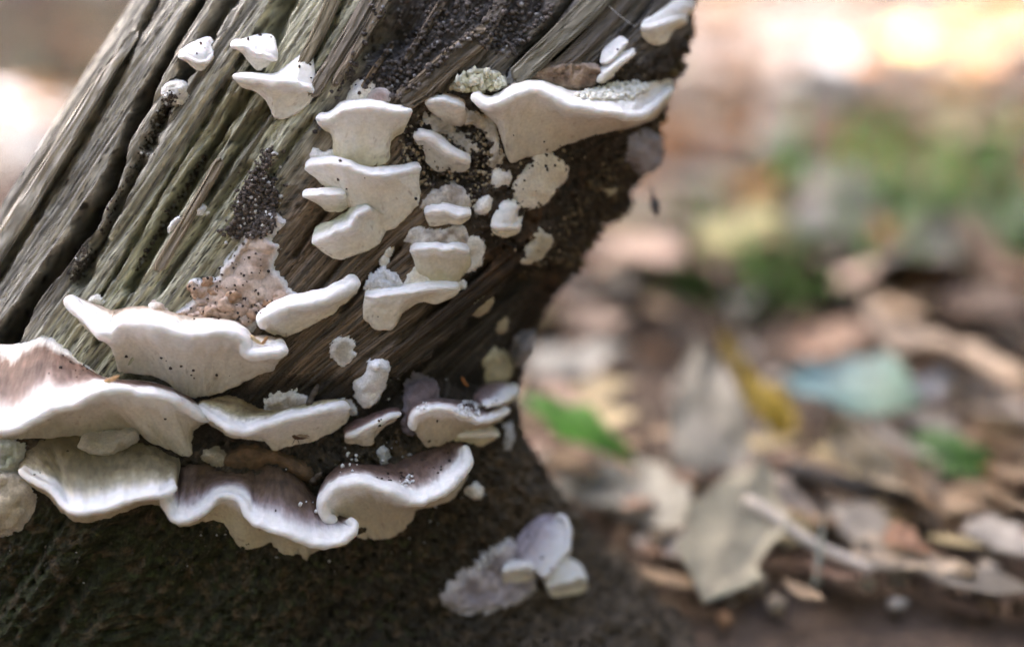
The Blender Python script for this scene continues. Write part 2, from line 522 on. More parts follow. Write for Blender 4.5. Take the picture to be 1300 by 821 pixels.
ZN = np.full((GH, GW), np.inf)
splat(ZN, PNG[:, :NF].reshape(-1, 3))
ZN = fill(ZN)
ZS = blur(ZN, 10)                     # smoothed wood, for seating


def samp(Zm, x, y):
    u = np.clip((np.asarray(x, float) - GX0) / GST, 0, GW - 1.001); v = np.clip((np.asarray(y, float) - GY0) / GST, 0, GH - 1.001)
    i = u.astype(int); j = v.astype(int); fx = u - i; fy = v - j
    return (Zm[j, i] * (1 - fx) + Zm[j, i + 1] * fx) * (1 - fy) + (Zm[j + 1, i] * (1 - fx) + Zm[j + 1, i + 1] * fx) * fy


ZB = blur(ZN, 40)


def wood_normal(x, y):
    e = 6.0
    dx = unproj(x + e, y, samp(ZB, x + e, y)) - unproj(x - e, y, samp(ZB, x - e, y))
    dy = unproj(x, y + e, samp(ZB, x, y + e)) - unproj(x, y - e, samp(ZB, x, y - e))
    n = np.cross(dx, dy)
    n /= np.linalg.norm(n, axis=-1, keepdims=True)
    return np.where((n @ FWD)[..., None] > 0, -n, n)


ZTOP = ZW.copy()                      # nearest of wood and fungi, grows as fungi are added

# ------------------------------------------------------------------ builders for fungi
WHITE = (.85, .84, .825); CREAM = (.74, .69, .575); OFF = (.80, .77, .70)
MAUVE = (.30, .245, .235); DKMAUVE = (.115, .09, .09); BROWN = (.13, .075, .04); TAN = (.42, .31, .21); OLIVE = (.40, .36, .22)
G_BR = 'white bracket fungi on the stump'
G_CR = 'crust patches of fungus flat on the stump'
PALE = [(0, CREAM), (.35, OFF), (.6, WHITE)]
MAUVED = [(0, BROWN), (.3, (.16, .10, .075)), (.5, MAUVE), (.66, (.45, .40, .39)), (.8, WHITE)]
_seed = [100]
ZF = ZN.copy()                        # front envelope of the wood
for _ in range(5):
    Q = np.pad(ZF, 1, mode='edge')
    ZF = np.minimum.reduce([Q[1:-1, 1:-1], Q[:-2, 1:-1], Q[2:, 1:-1], Q[1:-1, :-2], Q[1:-1, 2:]])
ZF = blur(ZF, 8)


def ramp(x, stops):
    xs = [s[0] for s in stops]; cs = np.array([s[1] for s in stops])
    return np.stack([np.interp(x, xs, cs[:, k]) for k in range(3)], -1)


def bracket(label, A, R, B, prot, r=6, top=PALE, under=OFF, root=CREAM, dome=3, sag=0.0, lift=2.2, fade=None, hug=.42, name='bracket_fungus', cat='bracket fungus', wob=2.4, prot_k=0.6):
    """A shelf: A = line where its top meets the wood, R = its free edge, B = line where its pore side meets the wood."""
    global ZTOP
    _seed[0] += 7; sd_ = _seed[0]
    tt = np.linspace(0, 1, 400)
    rc = crom(R, tt)
    L = np.concatenate([[0], np.cumsum(np.hypot(*np.diff(rc, axis=0).T))])
    n = max(14, int(L[-1] / 1.7))
    t = np.interp(np.linspace(0, L[-1], n), L, tt)
    a2, r2, b2 = crom(A, t), crom(R, t), crom(B, t)
    s_ = np.linspace(0, L[-1], n)
    b2 = b2 + np.stack([1.6 * fbm(s_ / 6, s_ * 0, 2, sd_), 1.5 * fbm(s_ / 7, s_ * 0 + 3, 3, sd_ + 1)], -1)
    r2 = r2 + np.stack([wob * .6 * fbm(s_ / 13, s_ * 0, 2, sd_ + 2), wob * fbm(s_ / 16, s_ * 0 + 3, 2, sd_ + 3)], -1)
    if np.ndim(prot):
        p = np.interp(t, np.linspace(0, 1, len(prot)), prot)
    else:
        p = prot * (0.35 + 0.65 * np.sin(np.pi * np.linspace(0, 1, n)) ** prot_k)
    k = np.ones(9) / 9
    def sm(z):
        return np.convolve(np.pad(z, 4, mode='edge'), k, 'valid')
    p = sm(p)
    zA = sm(.6 * samp(ZS, a2[:, 0], a2[:, 1]) + .4 * samp(ZF, a2[:, 0], a2[:, 1])); zB = sm(.6 * samp(ZS, b2[:, 0], b2[:, 1]) + .4 * samp(ZF, b2[:, 0], b2[:, 1]))
    zR = sm(np.minimum(.5 * (zA + samp(ZS, r2[:, 0], r2[:, 1])), samp(ZF, r2[:, 0], r2[:, 1]) + 14 * S)) - p * S
    PA = unproj(a2[:, 0], a2[:, 1], zA + 5 * S); PR = unproj(r2[:, 0], r2[:, 1], zR); PB = unproj(b2[:, 0], b2[:, 1], zB)
    T = np.gradient(PR, axis=0); T /= np.linalg.norm(T, axis=1, keepdims=True)
    o = PR - (PA + PB) / 2 - 0.5 * p[:, None] * S * FWD
    o -= (o * T).sum(1)[:, None] * T
    o /= np.linalg.norm(o, axis=1, keepdims=True)
    o = np.stack([sm(o[:, i]) for i in range(3)], 1); o /= np.linalg.norm(o, axis=1, keepdims=True)
    u = np.cross(T, o)
    u *= np.sign((u * (PA - PB)).sum(1).mean() + 1e-12)
    un = u / np.linalg.norm(u, axis=1, keepdims=True)
    u = np.stack([sm(un[:, i]) for i in range(3)], 1); u /= np.linalg.norm(u, axis=1, keepdims=True)
    rr = r * .82 * S * (1 + .18 * fbm(s_ / 20, s_ * 0 + 8, 2, sd_ + 4))
    C0 = PR - o * rr[:, None]
    Rt = C0 + u * rr[:, None] * .92; Rb = C0 - u * rr[:, None] * .92
    rows, kinds, xs = [], [], []
    NTp, NA, NU = 22, 12, 20
    for x in np.linspace(0, 1, NTp)[:-1]:
        rows.append(lerp(PA, Rt, x) + u * (dome * S * 4 * x * (1 - x))); kinds.append(0); xs.append(x)
    for ph in np.linspace(math.pi / 2, -math.pi / 2, NA):
        rows.append(C0 + (math.cos(ph) * o * 1.05 + math.sin(ph) * u * .92) * rr[:, None]); kinds.append(1); xs.append(1)
    PBl = PB - FWD * (lift * S)
    Mid = lerp(lerp(Rb, PBl, .5), lerp(PA, PBl, .42) - FWD * (10 * S), hug)
    for x in np.linspace(0, 1, NU)[1:]:
        e = x ** 0.9
        rows.append((1 - e) ** 2 * Rb + 2 * e * (1 - e) * Mid + e * e * PBl + (o * 0.6 - u * .4) * (sag * S * 4 * x * (1 - x))); kinds.append(2); xs.append(x)
    rows.append(lerp(PBl, PB, .6) + (PB - Rb) * 0.015); kinds.append(2); xs.append(1)
    rows.append(PB + FWD * (3 * S) + (PB - Rb) * 0.01); kinds.append(2); xs.append(1)
    V = np.stack(rows, 0)                                # (m, n, 3)
    m = len(rows)
    kinds = np.array(kinds); xs = np.array(xs)
    # rounded ends
    te = max(4, int(r * 1.1 / 1.7))
    idx = np.arange(n)
    e = np.minimum(idx, n - 1 - idx) / te
    e = np.where(e < 1, np.sqrt(np.clip(1 - (1 - e) ** 2, 0, 1)), 1)
    e = np.maximum(e, .02)
    V = C0[None] + (V - C0[None]) * e[None, :, None]
    # small unevenness of the flesh
    ss = np.broadcast_to(s_[None], (m, n)); xx = np.broadcast_to((np.arange(m) / m)[:, None], (m, n))
    wgt = np.where(kinds == 1, .6, 1.0)[:, None] * np.where(xs == 0, 0, 1)[:, None]
    F = grid_faces(m, n)
    Nn = vnormals(V.reshape(-1, 3), F).reshape(m, n, 3)
    if (Nn[NTp + NA // 2 - 1] * o).sum() < 0:
        F = F[:, ::-1].copy(); Nn = -Nn
    V = V + Nn * ((1.9 * fbm(ss / 22, xx * 7, 2, sd_ + 5) + .7 * fbm(ss / 6, xx * 22, 3, sd_ + 6)) * wgt * e[None] * S)[..., None]
    Nn = vnormals(V.reshape(-1, 3), F)
    # colour
    x0 = np.broadcast_to(xs[:, None], (m, n))
    xn = (x0 ** 2.4 if sum(top[0][1]) < 1.5 else x0) + .10 * fbm(ss / 22, x0 * 1.5, 2, sd_ + 8) + .05 * fbm(ss / 7, x0 * 7, 2, sd_ + 9)
    xn = np.where((kinds == 0)[:, None], xn, 1)
    c_top = ramp(np.where((kinds == 0)[:, None], np.minimum(xn, x0 * .6 + .42), 1), top)
    if fade:
        c_top = c_top + (np.array((.70, .67, .66)) - c_top) * (.85 * sstep(fade[1], fade[0], ss / L[-1] + .06 * fbm(ss / 9, x0 * 3, 2, sd_ + 20)))[..., None]
    zone = 1 + .2 * vnoise(x0 * 9 + .3 * vnoise(ss / 20, x0, 5), ss * 0, sd_ + 10) * (1 - sstep(.55, .8, xn))
    mott = 1 + (.38 * fbm(ss / 7, x0 * 9, 3, sd_ + 21) + .25 * fbm(ss / 2.6, x0 * 24, 2, sd_ + 22)) * (1 - sstep(.6, .85, xn)) * (1.0 if min(sum(c_[1]) for c_ in top) < 1 else .25)
    c_top = c_top * (zone * mott)[..., None]
    uw = sstep(0, .28, x0 + .12 * fbm(ss / 9, x0 * 4, 2, sd_ + 12))
    uc = np.array(WHITE) + (np.array(under) - np.array(WHITE)) * uw[..., None]
    uc = uc + (np.array(root) - uc) * sstep(.35, .95, x0 + .25 * fbm(ss / 14, x0 * 3, 3, sd_ + 13))[..., None]
    spot = sstep(.42, .66, fbm(ss / 7, x0 * 7, 3, sd_ + 15)) * sstep(.2, .6, x0) + .55 * sstep(.05, .5, fbm(ss / 11, x0 * 4, 3, sd_ + 16)) * sstep(.6, 1, x0)
    uc = uc + (np.array((.34, .26, .18)) - uc) * (.55 * spot)[..., None]
    uc = uc * (1 + .07 * fbm(ss / 4, x0 * 12, 2, sd_ + 14))[..., None]
    colr = np.where((kinds == 2)[:, None, None], uc, c_top)
    base = empty(name, tuple(PB.mean(0)))
    tag(base, label, cat, G_BR)
    cut = NTp - 1 + NA                                   # rows of cap: 0..cut-1
    Vf = V.reshape(-1, 3); Cf = colr.reshape(-1, 3)
    def piece(nm, r0, r1, mat):
        i0, i1 = r0 * n, r1 * n
        f = F[(F.min(1) >= i0) & (F.max(1) < i1)] - i0
        add_mesh(nm, Vf[i0:i1], f, mat, base, col=Cf[i0:i1], normals=Nn[i0:i1])
    piece('cap', 0, cut, M_FUNG)
    piece('pore_surface', cut - 1, m, M_PORE)
    splat(ZTOP, Vf)
    return base


def patch(label, poly, h=5, edge=6, c1=OFF, c2=CREAM, ce=WHITE, lump=None, rough=1.0, lift=0, fringe=2.0, step=1.6, name='crust_fungus', cat='crust fungus',
          group=G_CR, mat=None, smooth_outline=True, lipc=.5, on=None, cv=14):
    """A cushion lying on the wood: outline in poly, thickness h, lump = (spacing, height) of its nodules."""
    global ZTOP
    _seed[0] += 7; sd_ = _seed[0]
    P = smooth_poly(poly) if smooth_outline else poly
    xs = [p[0] for p in P]; ys = [p[1] for p in P]
    gx = np.arange(min(xs) - 5, max(xs) + 5, step); gy = np.arange(min(ys) - 5, max(ys) + 5, step)
    X, Y = np.meshgrid(gx, gy)
    d = poly_sd(X, Y, P) + fringe * fbm(X / 6, Y / 6, 3, sd_)
    hh = h * np.sqrt(np.clip(d / edge, 0, 1)) - 1.5 + np.clip(d, -6, 0) * 1.2
    hh = hh + rough * (.8 * fbm(X / 9, Y / 9, 3, sd_ + 1) + .5 * fbm(X / 3, Y / 3, 2, sd_ + 2)) * np.clip(d / 4, 0, 1)
    cc = np.array(c1) + (np.array(c2) - np.array(c1)) * sstep(-.35, .45, fbm(X / cv, Y / cv, 3, sd_ + 3))[..., None]
    if lump:
        wd, cid = worley(X / lump[0] + .3 * fbm(X / 8, Y / 8, 2, sd_ + 4), Y / lump[0], sd_ + 5)
        hh = hh + lump[1] * np.sqrt(np.clip(1 - (wd / .75) ** 2, 0, 1)) * np.clip(d / 5, 0, 1) * (.5 + cid)
        cc = cc * (.8 + .4 * cid)[..., None]
    cc = cc + (np.array(ce) - cc) * (lipc * sstep(edge * 1.3, 0, d))[..., None]
    base_z = (.5 * samp(ZS, X, Y) + .5 * samp(ZF, X, Y)) if on is None else samp(on, X, Y)
    nrm = wood_normal(X, Y)
    V = unproj(X, Y, base_z - lift * S * np.clip(d / edge, 0, 1)) + nrm * (hh * S)[..., None]
    ny, nx = X.shape
    F = grid_faces(ny, nx)
    ok = (d > -4).ravel()
    F = F[ok[F].all(1)]
    used = np.unique(F); mp = np.zeros(ny * nx, int); mp[used] = np.arange(len(used))
    V = V.reshape(-1, 3)[used]; F = mp[F]
    n0 = vnormals(V, F)
    if (n0 @ FWD).mean() > 0:
        F = F[:, ::-1].copy()
    o = add_mesh(name, V, F, mat or M_CRUST, col=cc.reshape(-1, 3)[used])
    tag(o, label, cat, group)
    splat(ZTOP, V)
    return o


_t = (1 + 5 ** .5) / 2
ICO_V = np.array([(-1, _t, 0), (1, _t, 0), (-1, -_t, 0), (1, -_t, 0), (0, -1, _t), (0, 1, _t), (0, -1, -_t), (0, 1, -_t), (_t, 0, -1), (_t, 0, 1), (-_t, 0, -1), (-_t, 0, 1)]) / math.hypot(1, _t)
ICO_F = np.array([(0, 11, 5), (0, 5, 1), (0, 1, 7), (0, 7, 10), (0, 10, 11), (1, 5, 9), (5, 11, 4), (11, 10, 2), (10, 7, 6), (7, 1, 8), (3, 9, 4), (3, 4, 2), (3, 2, 6), (3, 6, 8), (3, 8, 9), (4, 9, 5), (2, 4, 11), (6, 2, 10), (8, 6, 7), (9, 8, 1)])


def crumb_mesh(P, rad, colr, smooth=False):
    """many little irregular grains: P (n,3) centres, rad (n,) radii in metres, colr (n,3)"""
    n = len(P)
    j = 1 + rng.uniform(-.3, .3, (n, 12, 1))
    st = rng.uniform(.6, 1.25, (n, 1, 3))
    V = P[:, None, :] + ICO_V[None] * j * st * np.asarray(rad)[:, None, None]
    F = (ICO_F[None] + 12 * np.arange(n)[:, None, None]).reshape(-1, 3)
    return V.reshape(-1, 3), F, np.repeat(colr, 12, 0)


def crumbs(name, label, cat, pts, rpx, colr, lift=.5, zmap=None, kind='stuff', mat=None, smooth=False, parent=None):
    pts = np.asarray(pts, float); rpx = np.asarray(rpx, float)
    ok = MW[np.clip(((pts[:, 1] - GY0) / GST).astype(int), 0, GH - 1), np.clip(((pts[:, 0] - GX0) / GST).astype(int), 0, GW - 1)] | (zmap is None)
    pts, rpx, colr = pts[ok], rpx[ok], np.asarray(colr, float)[ok]
    z = samp(ZTOP if zmap is None else zmap, pts[:, 0], pts[:, 1])
    P = unproj(pts[:, 0], pts[:, 1], z - rpx * lift * S)
    V, F, C = crumb_mesh(P, rpx * S, np.asarray(colr, float))
    o = add_mesh(name, V, F, mat or M_SOIL, parent, col=C, smooth=smooth)
    if label: tag(o, label, cat, None, kind)
    elif kind: o['kind'] = kind
    return o


def scatter_in(poly, n):
    xs = [p[0] for p in poly]; ys = [p[1] for p in poly]
    out = []
    while len(out) < n:
        x = rng.uniform(min(xs), max(xs), 400); y = rng.uniform(min(ys), max(ys), 400)
        m = inside(x, y, poly)
        out += list(zip(x[m], y[m]))
    return np.array(out[:n])


def strip(pts, w0, w1, th_, c, parent=stump, name='wood_strip', lift=4, jag=10):
    """a long splinter of wood lying along the grain, a solid bar with split, uneven faces"""
    _seed[0] += 5; sd_ = _seed[0]
    L = sum(math.hypot(pts[i + 1][0] - pts[i][0], pts[i + 1][1] - pts[i][1]) for i in range(len(pts) - 1))
    n = int(L / 2.0); m = 96
    t = np.linspace(0, 1, n)
    c2 = crom(pts, t)
    tg = np.gradient(c2, axis=0); tg /= np.linalg.norm(tg, axis=1, keepdims=True)
    nr = np.stack([-tg[:, 1], tg[:, 0]], 1)
    ph = np.linspace(0, 2 * math.pi, m, endpoint=False)
    cx_ = np.sign(np.cos(ph)) * np.abs(np.cos(ph)) ** .55; sy_ = np.sign(np.sin(ph)) * np.abs(np.sin(ph)) ** .55
    wv = lerp(w0, w1, t) * (1 + .12 * fbm(t * L / 60, t * 0, 2, sd_))
    # ragged ends: each fibre stops at its own length
    over = 1 - .0 * t
    fibl = 1 + jag / L * vnoise(np.cos(ph) * 6, np.sin(ph) * 6, sd_ + 1)
    Tm = np.clip(.5 + (t[:, None] - .5) * fibl[None, :], -.03, 1.03)
    cc = np.stack([np.interp(Tm, t, c2[:, k]) for k in (0, 1)], -1)
    ext = (Tm - np.clip(Tm, 0, 1)) * L
    cc = cc + ext[..., None] * tg[:, None, :]
    endw = np.clip(np.minimum(t, 1 - t) * L / 6, .15, 1) ** .5
    X = cc[..., 0] + nr[:, None, 0] * cx_[None] * (wv * endw)[:, None]
    Y = cc[..., 1] + nr[:, None, 1] * cx_[None] * (wv * endw)[:, None]
    zc = np.convolve(np.pad(samp(ZS, c2[:, 0], c2[:, 1]), 8, mode='edge'), np.ones(17) / 17, 'valid')
    dd = sy_[None] * th_ * (.8 + .2 * endw[:, None]) + (1.6 * fbm(np.cos(ph)[None] * wv[:, None] / 4, t[:, None] * L / 70, 3, sd_ + 2) + .8 * vnoise(np.cos(ph)[None] * wv[:, None] / 1.6, t[:, None] * L / 30, sd_ + 3) - 3.2 * np.exp(-(vnoise(np.cos(ph)[None] * wv[:, None] / 4.5, t[:, None] * L / 150, sd_ + 6) / .13) ** 2) - 1.6 * np.exp(-(vnoise(np.cos(ph)[None] * wv[:, None] / 2, t[:, None] * L / 70, sd_ + 7) / .16) ** 2))
    V = unproj(X, Y, zc[:, None] - (lift + dd) * S)
    F = grid_faces(n, m, wrap=True)
    Vf = V.reshape(-1, 3)
    n0 = vnormals(Vf, F).reshape(n, m, 3)
    if (n0[:, m // 4] @ FWD).mean() > 0:
        F = F[:, ::-1].copy()
    a = np.broadcast_to((np.cos(ph) * w0)[None], (n, m)); l = np.broadcast_to((t * L)[:, None], (n, m))
    col = np.array(c)[None, None] * (1 + .35 * fbm(a / 4, l / 120, 3, sd_ + 4))[..., None]
    col = col + (np.array((.09, .08, .065)) - col) * (.7 * sstep(.2, .6, fbm(a / 5, l / 90, 2, sd_ + 5)))[..., None]
    Vall = np.vstack([Vf, V[0].mean(0), V[-1].mean(0)]); k0 = n * m
    faces = [tuple(f) for f in F.tolist()] + [(i, (i + 1) % m, k0) for i in range(m)] + [((n - 1) * m + i, (n - 1) * m + (i + 1) % m, k0 + 1) for i in range(m)]
    C = np.vstack([col.reshape(-1, 3), np.array(c), np.array(c)])
    o = add_mesh(name, Vall, faces, M_WOOD, parent, col=C, uv=np.vstack([np.stack([a / 5, l / 55], -1).reshape(-1, 2), [[0, 0], [0, 0]]]))
    splat(ZW, Vf); splat(ZTOP, Vf)
    return o


# splinters and slabs standing proud of the stump
GREY = (.50, .46, .385)
strip([(172, 42), (140, 88), (96, 158), (46, 240), (2, 308), (-40, 372)], 7, 15, 9, GREY, lift=10)
strip([(512, 128), (540, 108), (572, 78), (618, 42)], 17, 13, 8, (.22, .18, .135), lift=10, jag=16)
strip([(655, 100), (690, 66), (735, 24), (790, -30)], 13, 15, 8, (.21, .195, .155), lift=9, jag=14)
strip([(395, 120), (425, 74), (452, 30), (478, -20)], 9, 10, 7, (.27, .235, .19), lift=5)
strip([(425, 106), (450, 66), (478, 20), (500, -20)], 7, 9, 7, (.24, .2, .15), lift=7, jag=14)
strip([(355, 128), (385, 80), (410, 30), (432, -20)], 8, 9, 7, (.25, .215, .15), lift=4)
strip([(700, 92), (735, 62), (775, 20), (815, -30)], 9, 12, 6, (.2, .175, .15), lift=4)
strip([(462, 110), (478, 84), (498, 58)], 4, 3, 4, (.24, .17, .1), lift=10, jag=20)
strip([(585, 92), (605, 74), (622, 52)], 7, 4, 5, (.2, .18, .16), lift=6, jag=20)
strip([(200, 342), (232, 288), (262, 236), (280, 204)], 8, 7, 6, (.30, .25, .18), lift=3)
strip([(596, 66), (622, 30), (650, -20)], 8, 10, 6, (.20, .175, .15), lift=4, jag=14)
strip([(516, 74), (536, 44), (562, 2), (575, -20)], 4, 6, 5, (.17, .14, .11), lift=5, jag=14)
strip([(560, 120), (574, 96), (590, 76)], 5, 4, 4, (.19, .16, .12), lift=4, jag=12)

# ------------------------------------------------------------------ the fungi, top of the stump to its foot
bracket('small white nub on the pale split wood, highest fungus near the left edge',
        [(224, 68), (240, 56), (253, 49), (267, 47), (274, 58)], [(223, 70), (236, 74), (250, 78), (262, 78), (272, 67)],
        [(226, 74), (238, 81), (251, 91), (263, 85), (273, 71)], 16, 4, top=[(0, WHITE), (1, WHITE)], root=OFF, dome=5)
patch('greyish white nub half buried in dark grains on the pale split wood', [(203, 118), (208, 108), (218, 103), (231, 104), (238, 112), (235, 124), (226, 131), (212, 129)], h=11, edge=10, c1=OFF, c2=(.62, .62, .6), lump=(8, 3), cat='bracket fungus', name='bracket_fungus', group=G_BR)
bracket('white tilted bracket with a domed top above the paddle shaped one',
        [(291, 53), (305, 53), (316, 47), (330, 43), (345, 45), (352, 62)], [(290, 56), (308, 60), (325, 66), (342, 73), (353, 77)],
        [(299, 63), (312, 73), (323, 89), (332, 89), (345, 81), (353, 79)], 24, 5, top=[(0, WHITE), (1, WHITE)], root=OFF, dome=5)
bracket('thick paddle shaped white bracket with a pointed left end and a pale column above',
        [(300, 94), (330, 94), (352, 92), (372, 73), (392, 58), (402, 78)], [(293, 98), (318, 99), (343, 104), (370, 107), (390, 112), (399, 120)],
        [(301, 107), (330, 120), (344, 140), (351, 151), (370, 147), (398, 129)], 34, 8, top=[(0, WHITE), (.5, OFF), (1, WHITE)], root=OFF, dome=2)
patch('rounded white knob behind the upper wavy bracket of the middle column', [(440, 130), (446, 112), (458, 101), (471, 102), (476, 110), (470, 124), (462, 134)], h=10, edge=9, c1=WHITE, c2=OFF, cat='bracket fungus', name='bracket_fungus', group=G_BR)
patch('pinkish brown cushion beside the white knob', [(462, 130), (468, 118), (480, 111), (492, 114), (497, 124), (490, 134), (474, 136)], h=9, edge=8, c1=(.42, .32, .29), c2=(.36, .26, .23), lump=(9, 2))
bracket('wavy white bracket on a tapering stem, top tier of the middle column',
        [(402, 148), (420, 142), (436, 130), (461, 126), (483, 129), (503, 134), (522, 132)], [(396, 151), (416, 150), (434, 140), (461, 135), (483, 138), (503, 143), (526, 138)],
        [(404, 163), (420, 173), (425, 198), (445, 209), (470, 212), (494, 205), (497, 180), (520, 162)], 44, 8, root=(.66, .60, .42), sag=3)
patch('tiny white knob at the left end between the two middle tiers', [(394, 200), (396, 189), (402, 188), (410, 193), (424, 190), (426, 201), (410, 205)], h=8, edge=6, c1=WHITE, c2=OFF)
bracket('broad white shelf with a split left lip, middle tier above two teeth',
        [(386, 210), (400, 201), (420, 199), (444, 203), (458, 209), (480, 212), (506, 209), (534, 206)], [(383, 214), (400, 209), (420, 207), (444, 211), (457, 218), (480, 221), (506, 218), (538, 213)],
        [(400, 228), (416, 240), (438, 258), (460, 285), (490, 292), (520, 270), (534, 252), (530, 230)], 46, 7, root=CREAM, sag=4)
bracket('pointed white tooth sticking out left below the split lipped shelf',
        [(381, 244), (393, 241), (409, 240), (425, 238), (440, 238)], [(380, 247), (392, 248), (408, 247), (425, 246), (440, 246)],
        [(394, 253), (408, 262), (418, 269), (434, 269), (450, 260)], [18, 34, 38, 36, 28], 5, root=CREAM)
bracket('lowest lip of the middle column with a pale green frilled top',
        [(398, 290), (411, 281), (428, 276), (440, 268), (446, 260), (462, 252)], [(394, 309), (415, 302), (427, 293), (444, 285), (453, 273), (470, 262)],
        [(408, 318), (430, 330), (455, 320), (480, 311), (488, 297), (500, 276)], [16, 30, 36, 38, 38, 30], 6, top=[(0, (.50, .52, .40)), (.5, (.62, .63, .52)), (.8, WHITE)], root=CREAM)
bracket('short slanting white bracket on dark crumbs right of the middle column',
        [(522, 170), (535, 166), (553, 170), (571, 184), (588, 194), (600, 199)], [(521, 174), (535, 173), (551, 178), (570, 192), (587, 201), (600, 205)],
        [(527, 181), (537, 190), (542, 207), (557, 218), (580, 219), (599, 216)], 26, 7, under=(.62, .60, .55), root=(.62, .60, .55))
bracket('small off white lip at the left foot of the largest upper bracket',
        [(540, 125), (550, 121), (563, 119), (578, 122), (592, 130)], [(536, 132), (545, 129), (561, 127), (578, 131), (592, 138)],
        [(545, 143), (555, 150), (565, 160), (585, 160), (597, 150)], 20, 6, top=[(0, BROWN), (.4, TAN), (.7, WHITE)], root=(.45, .40, .34))
bracket('largest upper bracket, long wavy white shelf reaching the right edge of the stump',
        [(600, 109), (612, 119), (626, 121), (640, 115), (655, 104), (675, 100), (697, 105), (722, 113), (750, 114), (780, 110), (800, 108), (820, 105), (840, 102), (855, 100)],
        [(598, 117), (608, 131), (622, 135), (638, 129), (655, 118), (675, 114), (697, 120), (720, 132), (750, 141), (780, 145), (800, 150), (815, 145), (835, 131), (857, 109)],
        [(606, 136), (618, 147), (632, 163), (638, 185), (648, 206), (668, 198), (697, 193), (725, 182), (755, 173), (783, 165), (805, 160), (825, 152), (840, 140), (855, 117)],
        [26, 40, 50, 56, 58, 58, 60, 64, 68, 70, 72, 66, 50, 26], 9, under=(.70, .66, .58), root=(.58, .54, .46), top=[(0, CREAM), (.5, OFF), (.8, WHITE)], sag=2)
patch('bubbly yellowish white crust behind the left end of the largest upper bracket', [(570, 113), (576, 102), (588, 92), (605, 87), (622, 88), (638, 96), (642, 108), (632, 116), (612, 113), (592, 117)], h=7, edge=8, c1=(.62, .60, .42), c2=(.70, .68, .56), lump=(9, 7), lipc=.1)
patch('brown felted crust behind the crest of the largest upper bracket', [(655, 104), (660, 92), (672, 86), (690, 82), (712, 78), (735, 78), (756, 82), (764, 92), (757, 106), (735, 114), (700, 110), (672, 102)], h=9, edge=8, c1=(.20, .135, .095), c2=(.33, .24, .17), lump=(5, 4), lipc=.15, rough=2)
patch('thin bluish white mould film on the wood above the brown felted crust', [(646, 100), (655, 84), (672, 76), (694, 80), (676, 88), (662, 104)], h=3, edge=5, c1=(.45, .46, .50), c2=(.25, .25, .26), lump=(5, 2), lipc=.2, fringe=5)
bracket('white oval petal bracket standing up near the upper right edge',
        [(762, 70), (768, 60), (780, 50), (792, 45)], [(761, 80), (772, 78), (786, 66), (798, 50)],
        [(763, 83), (774, 81), (788, 69), (799, 53)], [8, 16, 17, 9], 4, top=[(0, WHITE), (1, WHITE)], root=OFF, dome=4)
bracket('narrow white finger bracket just below the oval petal',
        [(760, 90), (770, 82), (783, 74), (796, 66), (808, 60)], [(757, 104), (768, 94), (783, 83), (797, 73), (809, 63)],
        [(762, 108), (776, 98), (786, 88), (797, 78), (809, 66)], [14, 20, 22, 20, 10], 6, root=OFF)
bracket('cream white bracket at the top right corner of the stump',
        [(820, 29), (834, 21), (846, 10), (860, -4), (880, -10)], [(812, 38), (825, 36), (843, 32), (858, 28), (875, 27)],
        [(814, 49), (824, 55), (836, 58), (848, 51), (856, 38), (877, 32)], [16, 26, 28, 26, 14], 8, root=CREAM, dome=6)
bracket('small white bracket peeping over the top right edge of the stump',
        [(866, -6), (876, -8), (885, -4)], [(866, 8), (877, 11), (885, 9)], [(870, 15), (877, 18), (884, 16)], [18, 22, 12], 6, root=OFF)
patch('large flat cream crust below the right end of the largest upper bracket', [(680, 197), (694, 193), (709, 200), (720, 210), (722, 222), (711, 237), (697, 256), (686, 264), (671, 266), (661, 260), (653, 245), (655, 232), (671, 212)], h=3.5, edge=8, c1=(.66, .60, .49), c2=(.60, .53, .42), lipc=.35)
bracket('squat white bracket with a flat lip touching the flat cream crust',
        [(629, 264), (640, 253), (652, 253), (664, 262), (666, 275)], [(621, 289), (632, 291), (645, 290), (656, 287), (663, 281)],
        [(623, 294), (634, 300), (646, 301), (657, 297), (664, 286)], 13, 6, top=[(0, OFF), (.4, WHITE), (1, WHITE)], root=CREAM, dome=6)
patch('small grey white knob at the lower tip of the largest upper bracket', [(622, 224), (632, 214), (644, 217), (649, 227), (643, 235), (629, 238)], h=8, edge=8, c1=(.62, .58, .52), c2=OFF)
patch('cream crust dulled by painted shade low on the right rim of the stump', [(687, 289), (692, 298), (701, 299), (702, 309), (697, 319), (683, 334), (664, 335), (668, 320), (678, 308), (677, 297)], h=3.2, edge=6, c1=(.50, .45, .34), c2=(.42, .38, .29), lipc=.2)  # cream lowered in tone to hold the shade there
patch('tiny white knob right of the small lipped bracket', [(604, 263), (610, 252), (621, 248), (625, 258), (622, 268), (607, 272)], h=9, edge=7, c1=(.66, .63, .58), c2=OFF)
patch('grey white granular crust above the small lipped bracket', [(534, 258), (546, 244), (560, 238), (578, 233), (592, 244), (598, 256), (590, 264), (560, 262), (540, 266)], h=6, edge=6, c1=(.52, .48, .42), c2=(.36, .31, .26), lump=(7, 4), lipc=.3, fringe=4)
bracket('small bracket with a thin white lip, upper of two in the right column',
        [(537, 262), (549, 258), (567, 259), (584, 262), (600, 265)], [(535, 270), (548, 267), (567, 268), (582, 272), (600, 272)],
        [(538, 279), (548, 288), (568, 285), (586, 284), (600, 277)], 24, 5, under=(.68, .65, .58), root=CREAM)
patch('brown stained fleecy crust between the two lipped brackets', [(516, 306), (518, 292), (528, 286), (548, 292), (575, 288), (592, 290), (592, 308), (560, 312), (530, 312)], h=5, edge=6, c1=(.28, .22, .17), c2=(.56, .52, .46), lump=(8, 3), lipc=.5, fringe=4)
